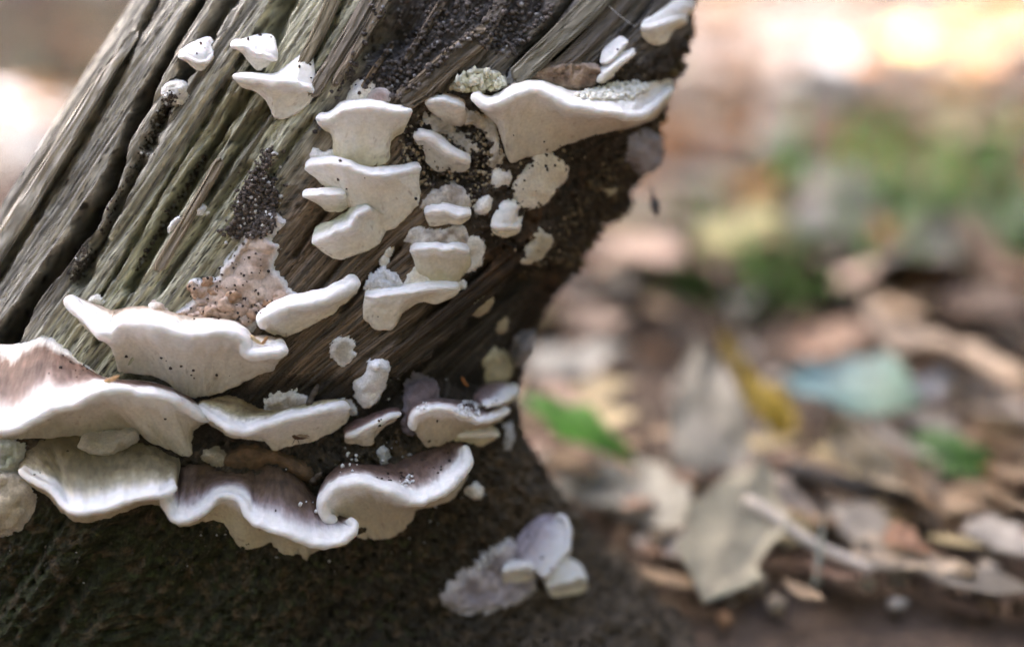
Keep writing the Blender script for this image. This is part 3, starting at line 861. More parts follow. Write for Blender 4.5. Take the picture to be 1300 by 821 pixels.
bracket('bracket with a straight white lip and shaded cream underside, lower in the right column',
        [(518, 312), (532, 308), (559, 308), (588, 309), (598, 314)], [(517, 318), (530, 315), (559, 315), (588, 317), (599, 320)],
        [(525, 333), (530, 351), (550, 358), (580, 358), (594, 342), (602, 335)], 30, 6, under=(.68, .64, .54), root=(.54, .50, .34))
patch('ring marked white crust at the right end of the straight lip', [(590, 308), (600, 301), (612, 304), (616, 316), (612, 332), (602, 342), (592, 346), (596, 330), (592, 320)], h=4, edge=7, c1=(.66, .63, .55), c2=OFF)
patch('fleecy white crust above the pouch shaped bracket', [(465, 364), (470, 352), (478, 343), (490, 340), (502, 347), (512, 356), (511, 364), (490, 367)], h=7, edge=6, c1=(.64, .66, .68), c2=(.5, .5, .5), lump=(7, 4), fringe=4)
bracket('pouch shaped white bracket hanging at the right tip of the long wing',
        [(462, 367), (485, 365), (505, 364), (521, 361), (545, 357), (565, 356), (583, 356)], [(461, 375), (485, 374), (505, 373), (521, 371), (545, 367), (565, 365), (584, 363)],
        [(459, 401), (470, 412), (484, 419), (500, 415), (512, 397), (534, 384), (557, 385), (587, 369)], 24, 5, under=(.72, .67, .58), root=(.66, .61, .51))
patch('thin ragged off white crust spreading below the left end of the largest upper bracket', [(588, 140), (606, 142), (626, 156), (636, 176), (640, 198), (630, 214), (622, 204), (624, 184), (612, 164), (592, 156)], h=4, edge=6, c1=(.50, .46, .38), c2=(.36, .31, .24), lump=(8, 3), lipc=.2, fringe=6)
patch('whitish crumbly crust around the short slanting bracket', [(540, 148), (556, 146), (572, 156), (584, 168), (600, 176), (606, 190), (590, 190), (566, 172), (546, 164)], h=3.5, edge=6, c1=(.34, .30, .24), c2=(.48, .45, .40), lump=(7, 3), lipc=.2, fringe=6)
patch('thin white crust joining the two lipped brackets to the pouch', [(520, 346), (530, 336), (548, 350), (560, 358), (584, 356), (588, 364), (560, 368), (530, 368), (512, 362)], h=4, edge=5, c1=OFF, c2=CREAM, lipc=.3, fringe=3)
# --- the brown crust and the big shelf under it
frass_poly = [(305, 242), (318, 224), (346, 224), (354, 250), (346, 294), (318, 300), (294, 302), (282, 298), (297, 280)]
patch('pinkish brown crust with white fringed edges standing above the big middle shelf',
      [(239, 355), (247, 379), (222, 398), (232, 412), (280, 414), (316, 422), (332, 402), (374, 384), (366, 362), (348, 338), (352, 322), (354, 312), (346, 302), (362, 286), (352, 271), (334, 268), (316, 292), (296, 322), (282, 338), (276, 352), (257, 355)],
      h=8, edge=7, c1=(.40, .29, .22), c2=(.52, .42, .35), ce=WHITE, lump=(16, 4), lipc=.9, fringe=3, cv=22)
nod = tag(empty('nodule_cluster', tuple(unproj(300., 385., .35))), 'cluster of orange brown knobs on the crust above the big middle shelf', 'fungus knobs')
for (nx, ny, nr) in [(246, 366, 9), (252, 372, 10), (262, 384, 10), (258, 398, 11), (272, 396, 12), (286, 388, 12), (296, 376, 10), (288, 402, 12), (302, 396, 13), (312, 386, 9), (270, 372, 9), (318, 398, 10), (276, 410, 10), (296, 412, 9), (246, 404, 9), (234, 402, 8), (310, 408, 10), (328, 392, 9), (282, 366, 8), (322, 382, 7), (264, 358, 8), (340, 386, 8), (352, 378, 7)]:
    u = np.linspace(0, 2 * math.pi, 22, endpoint=False); v = np.linspace(0, math.pi, 12)
    U, Vv = np.meshgrid(u, v)
    dirs = np.stack([np.sin(Vv) * np.cos(U), np.sin(Vv) * np.sin(U), np.cos(Vv)], -1)
    sd1 = int(nx * 7 + ny)
    rad = nr * S * .95 * (1 + .55 * fbm(np.cos(U) * np.sin(Vv) * 1.5 + 5, np.sin(U) * np.sin(Vv) * 1.5 + np.cos(Vv), 2, sd1) + .25 * fbm(np.cos(U) * np.sin(Vv) * 3.5, np.sin(U) * np.sin(Vv) * 3.5 + 3 * np.cos(Vv), 2, sd1 + 1))
    c0 = unproj(nx, ny, float(samp(ZS, nx, ny)) - (7 + nr * .25) * S)
    V = c0 + dirs * rad[..., None] * np.array([1, .9, .85])
    tone = R_.random()
    cc = np.array(lerp(np.array((.34, .20, .11)), np.array((.48, .37, .30)), tone))[None, None] * (1 + .25 * fbm(U * 2, Vv * 3, 2, sd1 + 2))[..., None]
    cc = cc + (np.array((.62, .56, .50)) - cc) * (.5 * sstep(.8, 0, Vv))[..., None]
    add_mesh('knob', V.reshape(-1, 3), grid_faces(12, 22, True)[:, ::-1].copy(), M_CRUST, nod, col=cc.reshape(-1, 3))
    splat(ZTOP, V.reshape(-1, 3))
bracket('big middle shelf with a thick white rim and a deep notch, spotted cream below',
        [(82, 372), (105, 380), (125, 387), (142, 393), (150, 392), (160, 390), (175, 388), (195, 390), (240, 400), (275, 402), (300, 407), (312, 418), (320, 424), (335, 426), (350, 428), (363, 429)],
        [(82, 377), (96, 393), (113, 409), (128, 421), (141, 422), (150, 414), (165, 410), (192, 412), (240, 424), (275, 422), (298, 424), (309, 435), (311, 447), (326, 450), (350, 448), (368, 439)],
        [(95, 400), (120, 425), (150, 448), (152, 470), (175, 475), (205, 480), (232, 500), (262, 503), (295, 491), (321, 479), (346, 470), (354, 458), (366, 447)],
        [26, 34, 44, 52, 50, 52, 58, 64, 72, 70, 66, 58, 58, 58, 52, 40], 11, top=[(0, TAN), (.35, OFF), (.6, WHITE)], under=(.70, .65, .58), root=(.56, .51, .43), dome=4)
bracket('long rising wing of the big middle shelf, smooth white slab pointing right',
        [(336, 404), (340, 398), (350, 388), (366, 379), (388, 374), (415, 368), (436, 357), (455, 348)], [(333, 420), (334, 406), (346, 397), (366, 391), (390, 388), (415, 380), (440, 367), (460, 356)],
        [(340, 425), (352, 425), (366, 427), (396, 412), (422, 398), (443, 382), (461, 364)], [34, 44, 48, 48, 44, 38, 28, 16], 11, root=CREAM, dome=6)
# --- lower tiers
patch('fringed grey white crust alone on dark wood below the long wing', [(419, 449), (425, 433), (439, 426), (450, 437), (446, 459), (430, 464)], h=5, edge=6, c1=(.50, .47, .40), c2=(.42, .38, .31), lipc=.8, fringe=4)
patch('stack of bubbly white knobs beside the dark hollow', [(470, 458), (484, 455), (495, 464), (489, 490), (479, 510), (465, 519), (454, 507), (451, 488), (462, 474)], h=9, edge=8, c1=(.76, .77, .78), c2=WHITE, lump=(13, 7), lipc=.2)
patch('frilled whitish crust showing above the drooping shelf', [(334, 520), (340, 506), (358, 500), (378, 499), (392, 506), (390, 522), (360, 528)], h=6, edge=6, c1=(.36, .30, .23), c2=(.46, .40, .33), lump=(8, 3), lipc=.8, fringe=5)
patch('grey frilly crust at the far left edge between the two left shelves', [(-20, 596), (-10, 566), (8, 556), (24, 560), (32, 575), (26, 592), (8, 600)], h=7, edge=7, c1=(.34, .36, .28), c2=(.50, .50, .44), lump=(10, 4), lipc=.3)
bracket('broad left shelf, white with a brown hollow on top and an arched rim',
        [(-40, 436), (-10, 436), (17, 437), (37, 430), (55, 424), (70, 428), (85, 442), (100, 455), (115, 466), (128, 477), (150, 481), (175, 482), (200, 486), (220, 492), (240, 503), (262, 525)],
        [(-44, 450), (-38, 505), (-12, 543), (18, 546), (42, 536), (66, 521), (92, 516), (110, 506), (127, 498), (149, 496), (175, 498), (202, 501), (220, 507), (234, 517), (254, 528), (270, 533)],
        [(-40, 500), (-26, 550), (0, 557), (22, 556), (66, 556), (110, 551), (136, 546), (165, 546), (190, 560), (215, 570), (240, 578), (243, 560), (250, 545), (263, 537)],
        [60, 90, 110, 118, 112, 104, 98, 92, 84, 80, 76, 74, 68, 60, 48, 30], 9, fade=(.04, .2), top=[(0, OFF), (.1, OFF), (.22, (.20, .125, .09)), (.5, (.11, .07, .055)), (.64, (.20, .14, .12)), (.76, (.42, .37, .35)), (.86, WHITE)], under=(.70, .655, .575), root=(.44, .41, .32), dome=2)
bracket('drooping shelf right of the broad left one, striped brown on top with a white rim',
        [(250, 508), (268, 504), (284, 501), (305, 504), (320, 512), (340, 518), (362, 518), (391, 512), (415, 507), (435, 509), (446, 516)],
        [(246, 514), (262, 525), (278, 537), (291, 545), (311, 547), (330, 542), (357, 533), (391, 525), (415, 518), (436, 518), (447, 522)],
        [(248, 522), (267, 538), (285, 551), (305, 557), (336, 559), (348, 571), (366, 566), (398, 559), (422, 549), (438, 536), (448, 527)],
        [30, 44, 58, 66, 66, 60, 54, 48, 42, 34, 20], 8, top=[(0, (.20, .14, .07)), (.35, OLIVE), (.6, OFF), (.8, WHITE)], root=CREAM)
bracket('small dark brown bracket with a thin white rim left of the dark hollow',
        [(432, 546), (452, 532), (478, 522), (496, 517), (508, 517)], [(436, 556), (452, 550), (472, 540), (495, 530), (511, 523)],
        [(434, 562), (452, 564), (470, 566), (478, 552), (496, 537), (511, 527)], [18, 28, 32, 28, 14], 4, top=[(0, (.09, .06, .05)), (.55, (.16, .10, .09)), (.75, (.4, .34, .33)), (.9, WHITE)], under=(.62, .57, .49), root=(.50, .44, .35))
patch('dark purplish brown lobe behind the curled right shelf', [(513, 545), (511, 520), (515, 495), (524, 482), (538, 477), (552, 484), (558, 500), (552, 520), (534, 534), (524, 552)], h=11, edge=8, c1=(.10, .078, .08), c2=(.14, .105, .105), ce=(.30, .28, .32), lump=(14, 2), lipc=.5, fringe=4)
bracket('pale yellowish lobe tucked under the curled right shelf',
        [(585, 543), (600, 540), (618, 540), (632, 545)], [(580, 553), (600, 551), (620, 550), (637, 553)], [(572, 558), (590, 562), (612, 566), (632, 558)], [10, 18, 20, 12], 5, top=[(0, OLIVE), (.6, CREAM), (1, OFF)], under=(.58, .52, .36), root=(.52, .45, .3))
bracket('lilac white petal at the right tip of the curled right shelf',
        [(600, 510), (602, 500), (610, 491), (622, 485), (636, 483)], [(614, 514), (634, 512), (648, 504), (657, 494), (652, 484)], [(616, 519), (636, 517), (650, 508), (658, 498), (653, 487)], [26, 32, 32, 26, 12], 5,
        top=[(0, (.16, .11, .10)), (.35, (.30, .24, .24)), (.6, (.66, .65, .67)), (.8, WHITE)], root=CREAM)
bracket('curled right shelf with a brown top strewn with white crumbs',
        [(518, 545), (516, 528), (523, 513), (536, 506), (556, 504), (574, 506), (592, 509), (608, 514), (625, 515), (645, 511)],
        [(526, 550), (524, 538), (528, 527), (540, 520), (555, 518), (572, 521), (588, 528), (607, 536), (628, 531), (650, 519)],
        [(530, 553), (535, 559), (540, 566), (552, 567), (565, 563), (580, 556), (592, 553), (607, 546), (628, 538), (649, 525)],
        [24, 36, 44, 50, 52, 54, 56, 54, 46, 24], 6, top=[(0, (.09, .07, .065)), (.4, (.15, .11, .10)), (.6, (.42, .36, .34)), (.8, WHITE)], under=(.56, .49, .37), root=(.50, .43, .32))
patch('lumpy cream growth sheltered under the arched rim of the broad left shelf', [(98, 566), (108, 550), (126, 546), (148, 546), (166, 541), (178, 546), (174, 560), (160, 580), (138, 589), (112, 584)], h=14, edge=14, c1=(.50, .45, .36), c2=(.42, .38, .28), lump=(22, 7), lipc=.3, lift=16)
bracket('lowest left shelf, olive on top, shadow painted at its back, soft white border',
        [(24, 588), (30, 574), (45, 559), (66, 552), (96, 550), (112, 552), (140, 556), (170, 560), (200, 566), (234, 584)],
        [(22, 594), (40, 609), (64, 623), (78, 639), (92, 650), (108, 652), (132, 647), (155, 640), (180, 633), (206, 630), (228, 616)],
        [(24, 602), (42, 619), (64, 633), (80, 651), (95, 661), (110, 663), (135, 657), (158, 649), (185, 641), (208, 641), (228, 630)],
        [34, 54, 72, 92, 106, 108, 102, 98, 92, 82, 56], 7, top=[(0, (.16, .13, .07)), (.3, (.28, .235, .14)), (.52, (.46, .42, .30)), (.66, (.66, .62, .54)), (.8, WHITE)], under=(.60, .54, .41), root=(.5, .44, .32), dome=5)  # dark start of the top ramp carries the shadow at the back
patch('spotted tan crust at the far left edge below the lowest left shelf', [(-30, 596), (0, 597), (24, 600), (40, 622), (43, 645), (31, 664), (14, 676), (-30, 680)], h=10, edge=9, c1=(.42, .36, .26), c2=(.52, .46, .35), lump=(14, 3), lipc=.5)
bracket('wavy white lowest shelf in the middle with a brown purple top',
        [(212, 600), (221, 596), (231, 592), (240, 589), (251, 588), (261, 589), (270, 592), (282, 596), (296, 597), (308, 596), (320, 594), (332, 590), (344, 588), (355, 588), (366, 594), (378, 604), (388, 614), (398, 625), (404, 632), (408, 640), (412, 648)],
        [(204, 622), (211, 645), (221, 660), (233, 663), (247, 658), (260, 649), (270, 638), (282, 630), (296, 630), (306, 637), (314, 652), (323, 664), (338, 670), (357, 676), (375, 684), (395, 690), (416, 692), (436, 687), (449, 677), (450, 664), (441, 655)],
        [(206, 634), (215, 656), (224, 666), (236, 668), (250, 663), (264, 660), (280, 662), (290, 672), (298, 688), (312, 696), (329, 693), (344, 688), (355, 699), (368, 704), (380, 703), (389, 711), (398, 701), (420, 695), (440, 690), (450, 678), (446, 662)],
        [56, 66, 72, 72, 64, 54, 44, 38, 36, 42, 56, 66, 70, 72, 74, 74, 74, 70, 64, 58, 52], 8,
        top=[(0, (.085, .055, .032)), (.25, (.12, .08, .055)), (.42, (.20, .15, .14)), (.56, (.36, .32, .33)), (.7, (.68, .66, .67)), (.82, WHITE)], under=(.62, .57, .42), root=(.56, .52, .38), dome=4)
bracket('large curled shelf low on the right, white with banded brown top and deep pale underside',
        [(417, 650), (412, 636), (412, 620), (418, 603), (428, 592), (442, 586), (460, 588), (478, 590), (492, 587), (505, 583), (520, 577), (535, 572), (550, 567), (568, 561), (585, 556)],
        [(430, 663), (414, 656), (408, 643), (413, 630), (427, 619), (447, 611), (472, 615), (495, 624), (516, 634), (535, 637), (556, 630), (573, 619), (588, 602), (594, 582), (589, 561)],
        [(437, 668), (443, 674), (452, 680), (460, 682), (468, 684), (480, 684), (493, 683), (505, 677), (514, 671), (524, 660), (530, 648), (550, 641), (574, 631), (592, 603), (591, 571)],
        [46, 54, 60, 60, 60, 62, 66, 70, 72, 72, 68, 62, 54, 44, 28], 10,
        top=[(0, (.09, .055, .038)), (.22, (.14, .09, .07)), (.42, (.24, .185, .165)), (.58, (.42, .37, .35)), (.72, WHITE)], under=(.60, .545, .43), root=(.56, .50, .39), dome=4)
# --- bottom right
patch('lilac grey crust strewn with grit below the lilac lobe', [(560, 760), (586, 730), (606, 714), (628, 698), (650, 688), (672, 700), (684, 724), (676, 752), (640, 772), (590, 776)], h=5, edge=9, c1=(.26, .23, .25), c2=(.44, .40, .42), lump=(16, 2.5), lipc=.3, fringe=4)
bracket('lilac white rounded lobe near the foot of the stump',
        [(650, 700), (652, 690), (658, 680), (668, 668), (680, 657), (694, 651)], [(688, 736), (706, 716), (719, 698), (724, 678), (719, 660), (702, 653)],
        [(692, 742), (710, 722), (723, 702), (727, 680), (722, 661), (704, 655)], [34, 44, 50, 48, 36, 18], 6, top=[(0, (.36, .32, .37)), (.3, (.44, .40, .44)), (.6, (.66, .65, .70)), (.85, (.78, .78, .80))], root=OFF, dome=8)
bracket('short white rounded lip in front of the lilac lobe',
        [(640, 714), (655, 710), (670, 711), (681, 717)], [(636, 726), (650, 721), (668, 718), (681, 724)], [(638, 742), (655, 745), (670, 744), (681, 738)], [30, 36, 38, 34], 8, root=CREAM)
bracket('cream white lobe right of the lilac lobe at the foot of the stump',
        [(694, 724), (706, 712), (720, 708), (730, 712)], [(694, 746), (716, 738), (736, 734), (748, 740)], [(696, 756), (716, 756), (736, 752), (748, 748)], [28, 36, 34, 20], 6, root=CREAM, dome=5)
# --- small bits and stains
for lab, poly, h, c1, c2 in [
    ('small square white nub on the wood above the brown crust', [(247, 264), (252, 260), (260, 262), (260, 271), (253, 275), (247, 271)], 7, WHITE, WHITE),
    ('thin white half moon nub on the wood left of the brown crust', [(214, 292), (218, 282), (225, 276), (229, 277), (224, 286), (217, 294)], 6, WHITE, WHITE),
    ('tiny white nub on the wood above the left end of the big middle shelf', [(112, 381), (120, 375), (128, 380), (124, 386), (114, 387)], 6, WHITE, OFF),
    ('lumpy white and brown nub on the wood behind the big middle shelf', [(190, 392), (192, 382), (200, 382), (212, 390), (214, 399), (200, 403)], 9, WHITE, TAN),
    ('square white nub alone on dark wood low on the right', [(594, 620), (600, 613), (613, 618), (613, 630), (604, 634), (595, 629)], 6, (.68, .67, .62), (.62, .60, .55)),
    ('dim yellowish crust on the shaded recess above the curled right shelf', [(620, 448), (632, 443), (649, 457), (646, 478), (634, 486), (621, 480)], 5, (.46, .43, .29), (.38, .36, .24)),
    ('pale leaf shaped stain at the lower lip of the wood', [(604, 400), (610, 388), (622, 381), (629, 380), (622, 392), (612, 401)], 4, (.42, .37, .26), (.36, .31, .21)),
    ('small pale spot on the dark wood right of the leaf shaped stain', [(636, 420), (640, 408), (646, 409), (643, 422)], 4, (.40, .36, .26), (.32, .28, .2)),
    ('grey lilac bump on the narrow waist at the right edge of the stump', [(652, 456), (656, 436), (666, 424), (678, 422), (676, 440), (668, 456), (658, 464)], 11, (.24, .22, .22), (.30, .28, .29)),
    ('thin bluish white streak right of the pale yellowish lobe', [(642, 556), (644, 540), (652, 538), (654, 552), (650, 566), (645, 566)], 4, (.40, .41, .42), (.34, .34, .34)),
    ('lilac grey mould tuft on the right rim below the largest upper bracket', [(800, 190), (806, 176), (820, 168), (836, 172), (842, 186), (838, 206), (824, 218), (808, 212)], 8, (.24, .235, .27), (.34, .335, .39)),
    ('short yellowish fleck on the right rim below the mould tuft', [(774, 243), (780, 236), (786, 238), (782, 246), (775, 249)], 4, (.40, .38, .28), (.4, .38, .28)),
    ('little pale peg on the dark wood above the banded brown top', [(480, 575), (482, 568), (492, 568), (493, 576), (490, 588), (484, 588)], 6, (.44, .46, .46), (.5, .52, .52)),
    ('small pale tongue in the dark gap under the drooping shelf', [(258, 578), (262, 570), (276, 569), (286, 575), (288, 586), (276, 590), (266, 586)], 8, (.40, .37, .28), (.34, .30, .22)),
    ('brown crinkled crust in the gap between the drooping shelf and the lowest shelf', [(284, 590), (290, 574), (310, 566), (340, 570), (366, 578), (392, 592), (400, 614), (380, 606), (350, 588), (318, 592)], 7, (.10, .065, .035), (.16, .10, .055)),
    ('row of tiny white crumb like knobs right of the drooping shelf', [(420, 512), (428, 508), (440, 509), (452, 516), (453, 526), (444, 524), (432, 514)], 6, (.66, .67, .7), (.5, .5, .52)),
    ('bluish white crumbs of fungus at the upper right of the brown crust', [(352, 362), (360, 358), (366, 366), (376, 372), (380, 378), (368, 380), (358, 374)], 6, (.64, .67, .74), (.7, .72, .76)),
]:
    patch(lab, poly, h=h, edge=5, c1=c1, c2=c2, ce=c1, lump=(9, 2.5) if h > 4 else None, lipc=.2, fringe=2.5, cat='fungus nub' if h > 5 else 'pale stain', name='fungus_nub' if h > 5 else 'pale_stain', group=None)
patch('two pale drops of fungus below the middle column', [(483, 331), (486, 325), (490, 326), (489, 332), (485, 335)], h=4, edge=4, c1=OFF, c2=CREAM, name='fungus_nub', cat='fungus nub', group=None)
patch('pale flake of fungus between the middle and right columns', [(488, 322), (492, 313), (497, 312), (496, 318), (491, 324)], h=4, edge=4, c1=OFF, c2=CREAM, name='fungus_nub', cat='fungus nub', group=None)

# ------------------------------------------------------------------ grains, crumbs and specks
def tone(n, a, b):
    return lerp(np.array(a), np.array(b), rng.random((n, 1)))
DARK0, DARK1 = (.03, .026, .024), (.11, .09, .075)
p = np.vstack([scatter_in(frass_poly, 1000), crom([(318, 250), (332, 215), (345, 190)], rng.random(160)) + rng.normal(0, 5, (160, 2)), scatter_in(frass_poly, 260) + rng.normal(0, 8, (260, 2))])
crumbs('frass_pile', 'pile of dark pepper like droppings on top of the brown crust', 'frass', p, rng.uniform(1.6, 3.2, len(p)), np.where(rng.random((len(p), 1)) < .07, tone(len(p), (.5, .48, .45), (.7, .7, .7)), tone(len(p), DARK0, (.16, .13, .11))), lift=1.6)
for lab, pts, wid, n, white in [
    ('trail of dark grains in the crack below the half buried nub', [(222, 122), (208, 142), (196, 168), (184, 192)], 8, 260, .12),
    ('clot of dark grains in the crack left of the middle shelf', [(114, 318), (104, 334), (94, 352)], 9, 170, .06),
    ('dark grains caught in the crack left of the square white nub', [(180, 196), (150, 250), (128, 300)], 4, 130, .1),
    ('dark grains in the split beside the thin half moon nub', [(262, 196), (240, 232), (205, 290), (172, 345)], 5, 190, .12)]:
    t = rng.random(n); c = crom(pts, t) + rng.normal(0, wid * .5, (n, 2))
    crumbs('dark_grains', lab, 'grains', c, rng.uniform(1.2, 2.8, n), np.where(rng.random((n, 1)) < white, tone(n, (.5, .5, .48), (.75, .75, .75)), tone(n, DARK0, (.15, .125, .10))), lift=1.0)
p = scatter_in(SOILPOLY, 1700); p = p[(p[:, 1] > -30)]
crumbs('soil_crumbs', 'black rotten crumbs filling the hollow at the top of the stump', 'soil crumbs', p, rng.uniform(1.2, 4.2, len(p)) , np.where(rng.random((len(p), 1)) < .05, tone(len(p), (.14, .14, .15), (.34, .34, .35)), tone(len(p), (.03, .027, .026), (.16, .14, .13))), lift=.6, zmap=ZW)
p = scatter_in(SOIL2, 900)
crumbs('soil_crumbs', 'sandy brown crumbs below the left end of the largest upper bracket', 'soil crumbs', p, rng.uniform(1.2, 3.4, len(p)), np.where(rng.random((len(p), 1)) < .45, tone(len(p), (.26, .20, .12), (.42, .36, .26)), tone(len(p), DARK0, DARK1)), lift=.6, zmap=ZW)
p = scatter_in([(590, 395), (640, 360), (720, 345), (800, 260), (845, 180), (850, 130), (800, 180), (740, 240), (680, 330)], 620)
crumbs('soil_crumbs', 'rotten crumbs along the crumbling right rim of the stump', 'soil crumbs', p, rng.uniform(1.2, 4, len(p)), tone(len(p), (.03, .025, .02), (.16, .12, .07)), lift=.5, zmap=ZW)
p = scatter_in(ROUGHP, 1500)
crumbs('soil_crumbs', 'dark rotten grit over the pitted wood between the upper fungi and the right rim', 'soil crumbs', p, rng.uniform(.8, 3.0, len(p)), np.where(rng.random((len(p), 1)) < .12, tone(len(p), (.2, .15, .09), (.34, .27, .18)), tone(len(p), (.02, .017, .014), (.10, .075, .05))), lift=.5, zmap=ZW)
p = scatter_in([(430, 490), (520, 470), (640, 480), (650, 600), (600, 680), (540, 720), (300, 740), (-60, 760), (-60, 680), (210, 690), (400, 560)], 1100)
crumbs('soil_crumbs', 'dark grit over the damp lower wood of the stump', 'soil crumbs', p, rng.uniform(.8, 2.6, len(p)), np.where(rng.random((len(p), 1)) < .06, tone(len(p), (.3, .3, .3), (.5, .5, .5)), tone(len(p), (.03, .03, .02), (.10, .085, .06))), lift=.5, zmap=ZW)
# white crumbs
wp = np.vstack([scatter_in([(575, 520), (590, 508), (612, 512), (606, 530), (588, 528)], 60), scatter_in([(528, 516), (536, 508), (545, 512), (536, 522)], 9),
                scatter_in([(505, 612), (522, 602), (530, 612), (514, 618)], 22), scatter_in([(440, 575), (470, 578), (500, 590), (430, 600)], 14), scatter_in([(372, 630), (400, 636), (404, 655), (380, 645)], 9),
                scatter_in([(600, 705), (650, 680), (640, 700), (610, 725)], 45), scatter_in([(345, 285), (352, 272), (338, 270), (334, 290)], 30), scatter_in([(205, 120), (216, 112), (226, 126), (212, 134)], 22)])
crumbs('white_crumbs', 'scattered white crumbs lying on the brown shelf tops', 'crumbs', wp, rng.uniform(1.2, 3.4, len(wp)), tone(len(wp), (.55, .56, .58), (.82, .82, .82)), lift=.8)
gp = scatter_in([(726, 122), (745, 114), (770, 108), (800, 104), (818, 104), (824, 112), (800, 126), (760, 126)], 260)
crumbs('white_granules', 'creamy white granules heaped on top of the largest upper bracket', 'granules', gp, rng.uniform(2.2, 4.6, len(gp)), tone(len(gp), (.70, .68, .58), (.80, .79, .73)), lift=1.0, mat=M_FUNG, smooth=True)
yp = scatter_in([(572, 112), (578, 102), (590, 93), (606, 88), (622, 89), (636, 97), (640, 107), (630, 115), (600, 116)], 95)
crumbs('yellowish_granules', 'bubbly yellowish granules on the crust behind the largest upper bracket', 'granules', yp, rng.uniform(2.5, 6.2, len(yp)), tone(len(yp), (.52, .50, .33), (.76, .74, .62)), lift=.7, mat=M_FUNG, smooth=True)
# dark specks on the fungi
sp_pts = [(255, 55), (260, 61), (269, 58), (250, 68), (315, 50), (330, 44), (344, 47), (349, 50), (380, 85), (394, 82), (395, 99), (362, 138), (452, 108), (456, 118), (470, 112), (545, 190), (552, 205), (562, 213), (652, 172), (691, 180), (693, 211), (718, 218), (719, 215), (684, 258), (657, 258), (784, 63), (660, 258), (432, 204), (430, 228), (460, 236), (528, 252), (463, 226), (232, 444), (211, 458), (235, 463), (245, 470), (278, 457), (291, 478), (295, 474), (243, 476), (275, 476), (160, 452), (134, 542), (110, 546), (210, 532), (44, 602), (51, 600), (92, 570), (95, 566), (86, 572), (128, 620), (348, 646), (350, 648), (406, 671), (430, 545), (481, 534), (484, 532), (482, 540), (567, 561), (555, 534), (545, 560), (612, 498), (620, 505), (625, 512), (630, 508), (615, 516), (606, 520), (592, 514), (671, 679), (672, 682), (701, 671), (688, 708), (680, 705), (700, 722), (634, 724), (640, 716), (655, 708), (620, 712), (625, 700), (660, 700), (480, 402), (440, 240), (556, 600), (545, 594), (530, 590), (560, 592), (536, 583), (567, 562), (510, 604), (516, 610), (60, 512), (52, 470), (88, 458), (96, 470)]
sp_pts += [tuple(v) for v in scatter_in([(240, 360), (330, 300), (350, 380), (320, 410), (240, 405)], 70)]
sp_pts += [tuple(v) for v in scatter_in([(180, 455), (300, 450), (300, 480), (240, 495)], 26)]
sp_pts += [tuple(v) for v in scatter_in([(575, 110), (600, 92), (640, 100), (630, 112)], 26)]
sp_pts += [tuple(v) for v in scatter_in([(440, 105), (470, 110), (500, 120), (520, 100), (500, 85)], 40)]
sp_pts += [tuple(v) for v in scatter_in([(460, 610), (560, 570), (590, 560), (560, 600), (500, 612)], 26)]
sp_pts += [tuple(v) for v in scatter_in([(60, 440), (120, 470), (60, 520), (40, 480)], 26)]
sp_pts = np.array(sp_pts)
crumbs('dark_specks', 'dark specks of dirt sticking to the white fungi', 'dirt specks', sp_pts, rng.uniform(.9, 2.4, len(sp_pts)), tone(len(sp_pts), (.02, .018, .016), (.08, .06, .05)), lift=.25)

# chips of wood in the notch of the big middle shelf, a fly, a thread
def rod(name, pts3, radii, mat, parent=None, c=(.5, .4, .3), seg=8):
    P = np.array(pts3, float); n = len(P)
    T = np.gradient(P, axis=0); T /= np.linalg.norm(T, axis=1, keepdims=True) + 1e-12
    ref = np.array([.3, .2, .93]); a = np.cross(T, ref); a /= np.linalg.norm(a, axis=1, keepdims=True) + 1e-12; b = np.cross(T, a)
    ph = np.linspace(0, 2 * math.pi, seg, endpoint=False)
    V = P[:, None] + (np.cos(ph)[None, :, None] * a[:, None] + np.sin(ph)[None, :, None] * b[:, None]) * np.asarray(radii)[:, None, None]
    Vf = np.vstack([V.reshape(-1, 3), P[0], P[-1]]); k = n * seg
    F = [tuple(f) for f in grid_faces(n, seg, True).tolist()] + [((i + 1) % seg, i, k) for i in range(seg)] + [((n - 1) * seg + i, (n - 1) * seg + (i + 1) % seg, k + 1) for i in range(seg)]
    return add_mesh(name, Vf, F, mat, parent, col=np.zeros((len(Vf), 3)) + c)

def top3(x, y, up=0):
    return unproj(x, y, float(samp(ZTOP, x, y)) - up * S)

for (x0, y0, x1, y1, wd, c, lab) in [(318, 425, 332, 438, 2.6, (.55, .42, .24), 'pale splinter of wood lying in the notch of the big middle shelf'), (332, 436, 340, 428, 2.2, (.40, .22, .10), 'brown sliver standing in the notch of the big middle shelf'),
                                      (132, 484, 152, 478, 3.0, (.42, .26, .13), 'orange brown chip between the broad left shelf and the middle shelf'), (586, 478, 594, 492, 1.8, (.42, .17, .05), 'orange bit of bark above the curled right shelf')]:
    zc = float(min(samp(ZTOP, x0, y0), samp(ZTOP, x1, y1)))
    rod_o = rod('wood_chip', [unproj(lerp(x0, x1, k), lerp(y0, y1, k) + 1.0 * math.sin(k * 5), zc - 3 * S) for k in np.linspace(0, 1, 7)], np.array([.5, 1, 1.05, .9, 1, .8, .3]) * wd * S, M_SOIL, c=c, seg=6)
    tag(rod_o, lab, 'wood chip')
for (x0, y0, x1, y1, lab) in [(392, 512, 404, 488, 'dark twig stub rising from the gap behind the drooping shelf'), (395, 612, 408, 600, 'brown bark flake beside the banded brown top')]:
    rod_o = rod('bark_bit', [top3(lerp(x0, x1, k), lerp(y0, y1, k), 4 + 6 * k) for k in np.linspace(0, 1, 6)], np.array([1, 1.1, .9, 1, .8, .4]) * 4.0 * S, M_SOIL, c=(.10, .08, .06), seg=9)
    tag(rod_o, lab, 'bark bit')
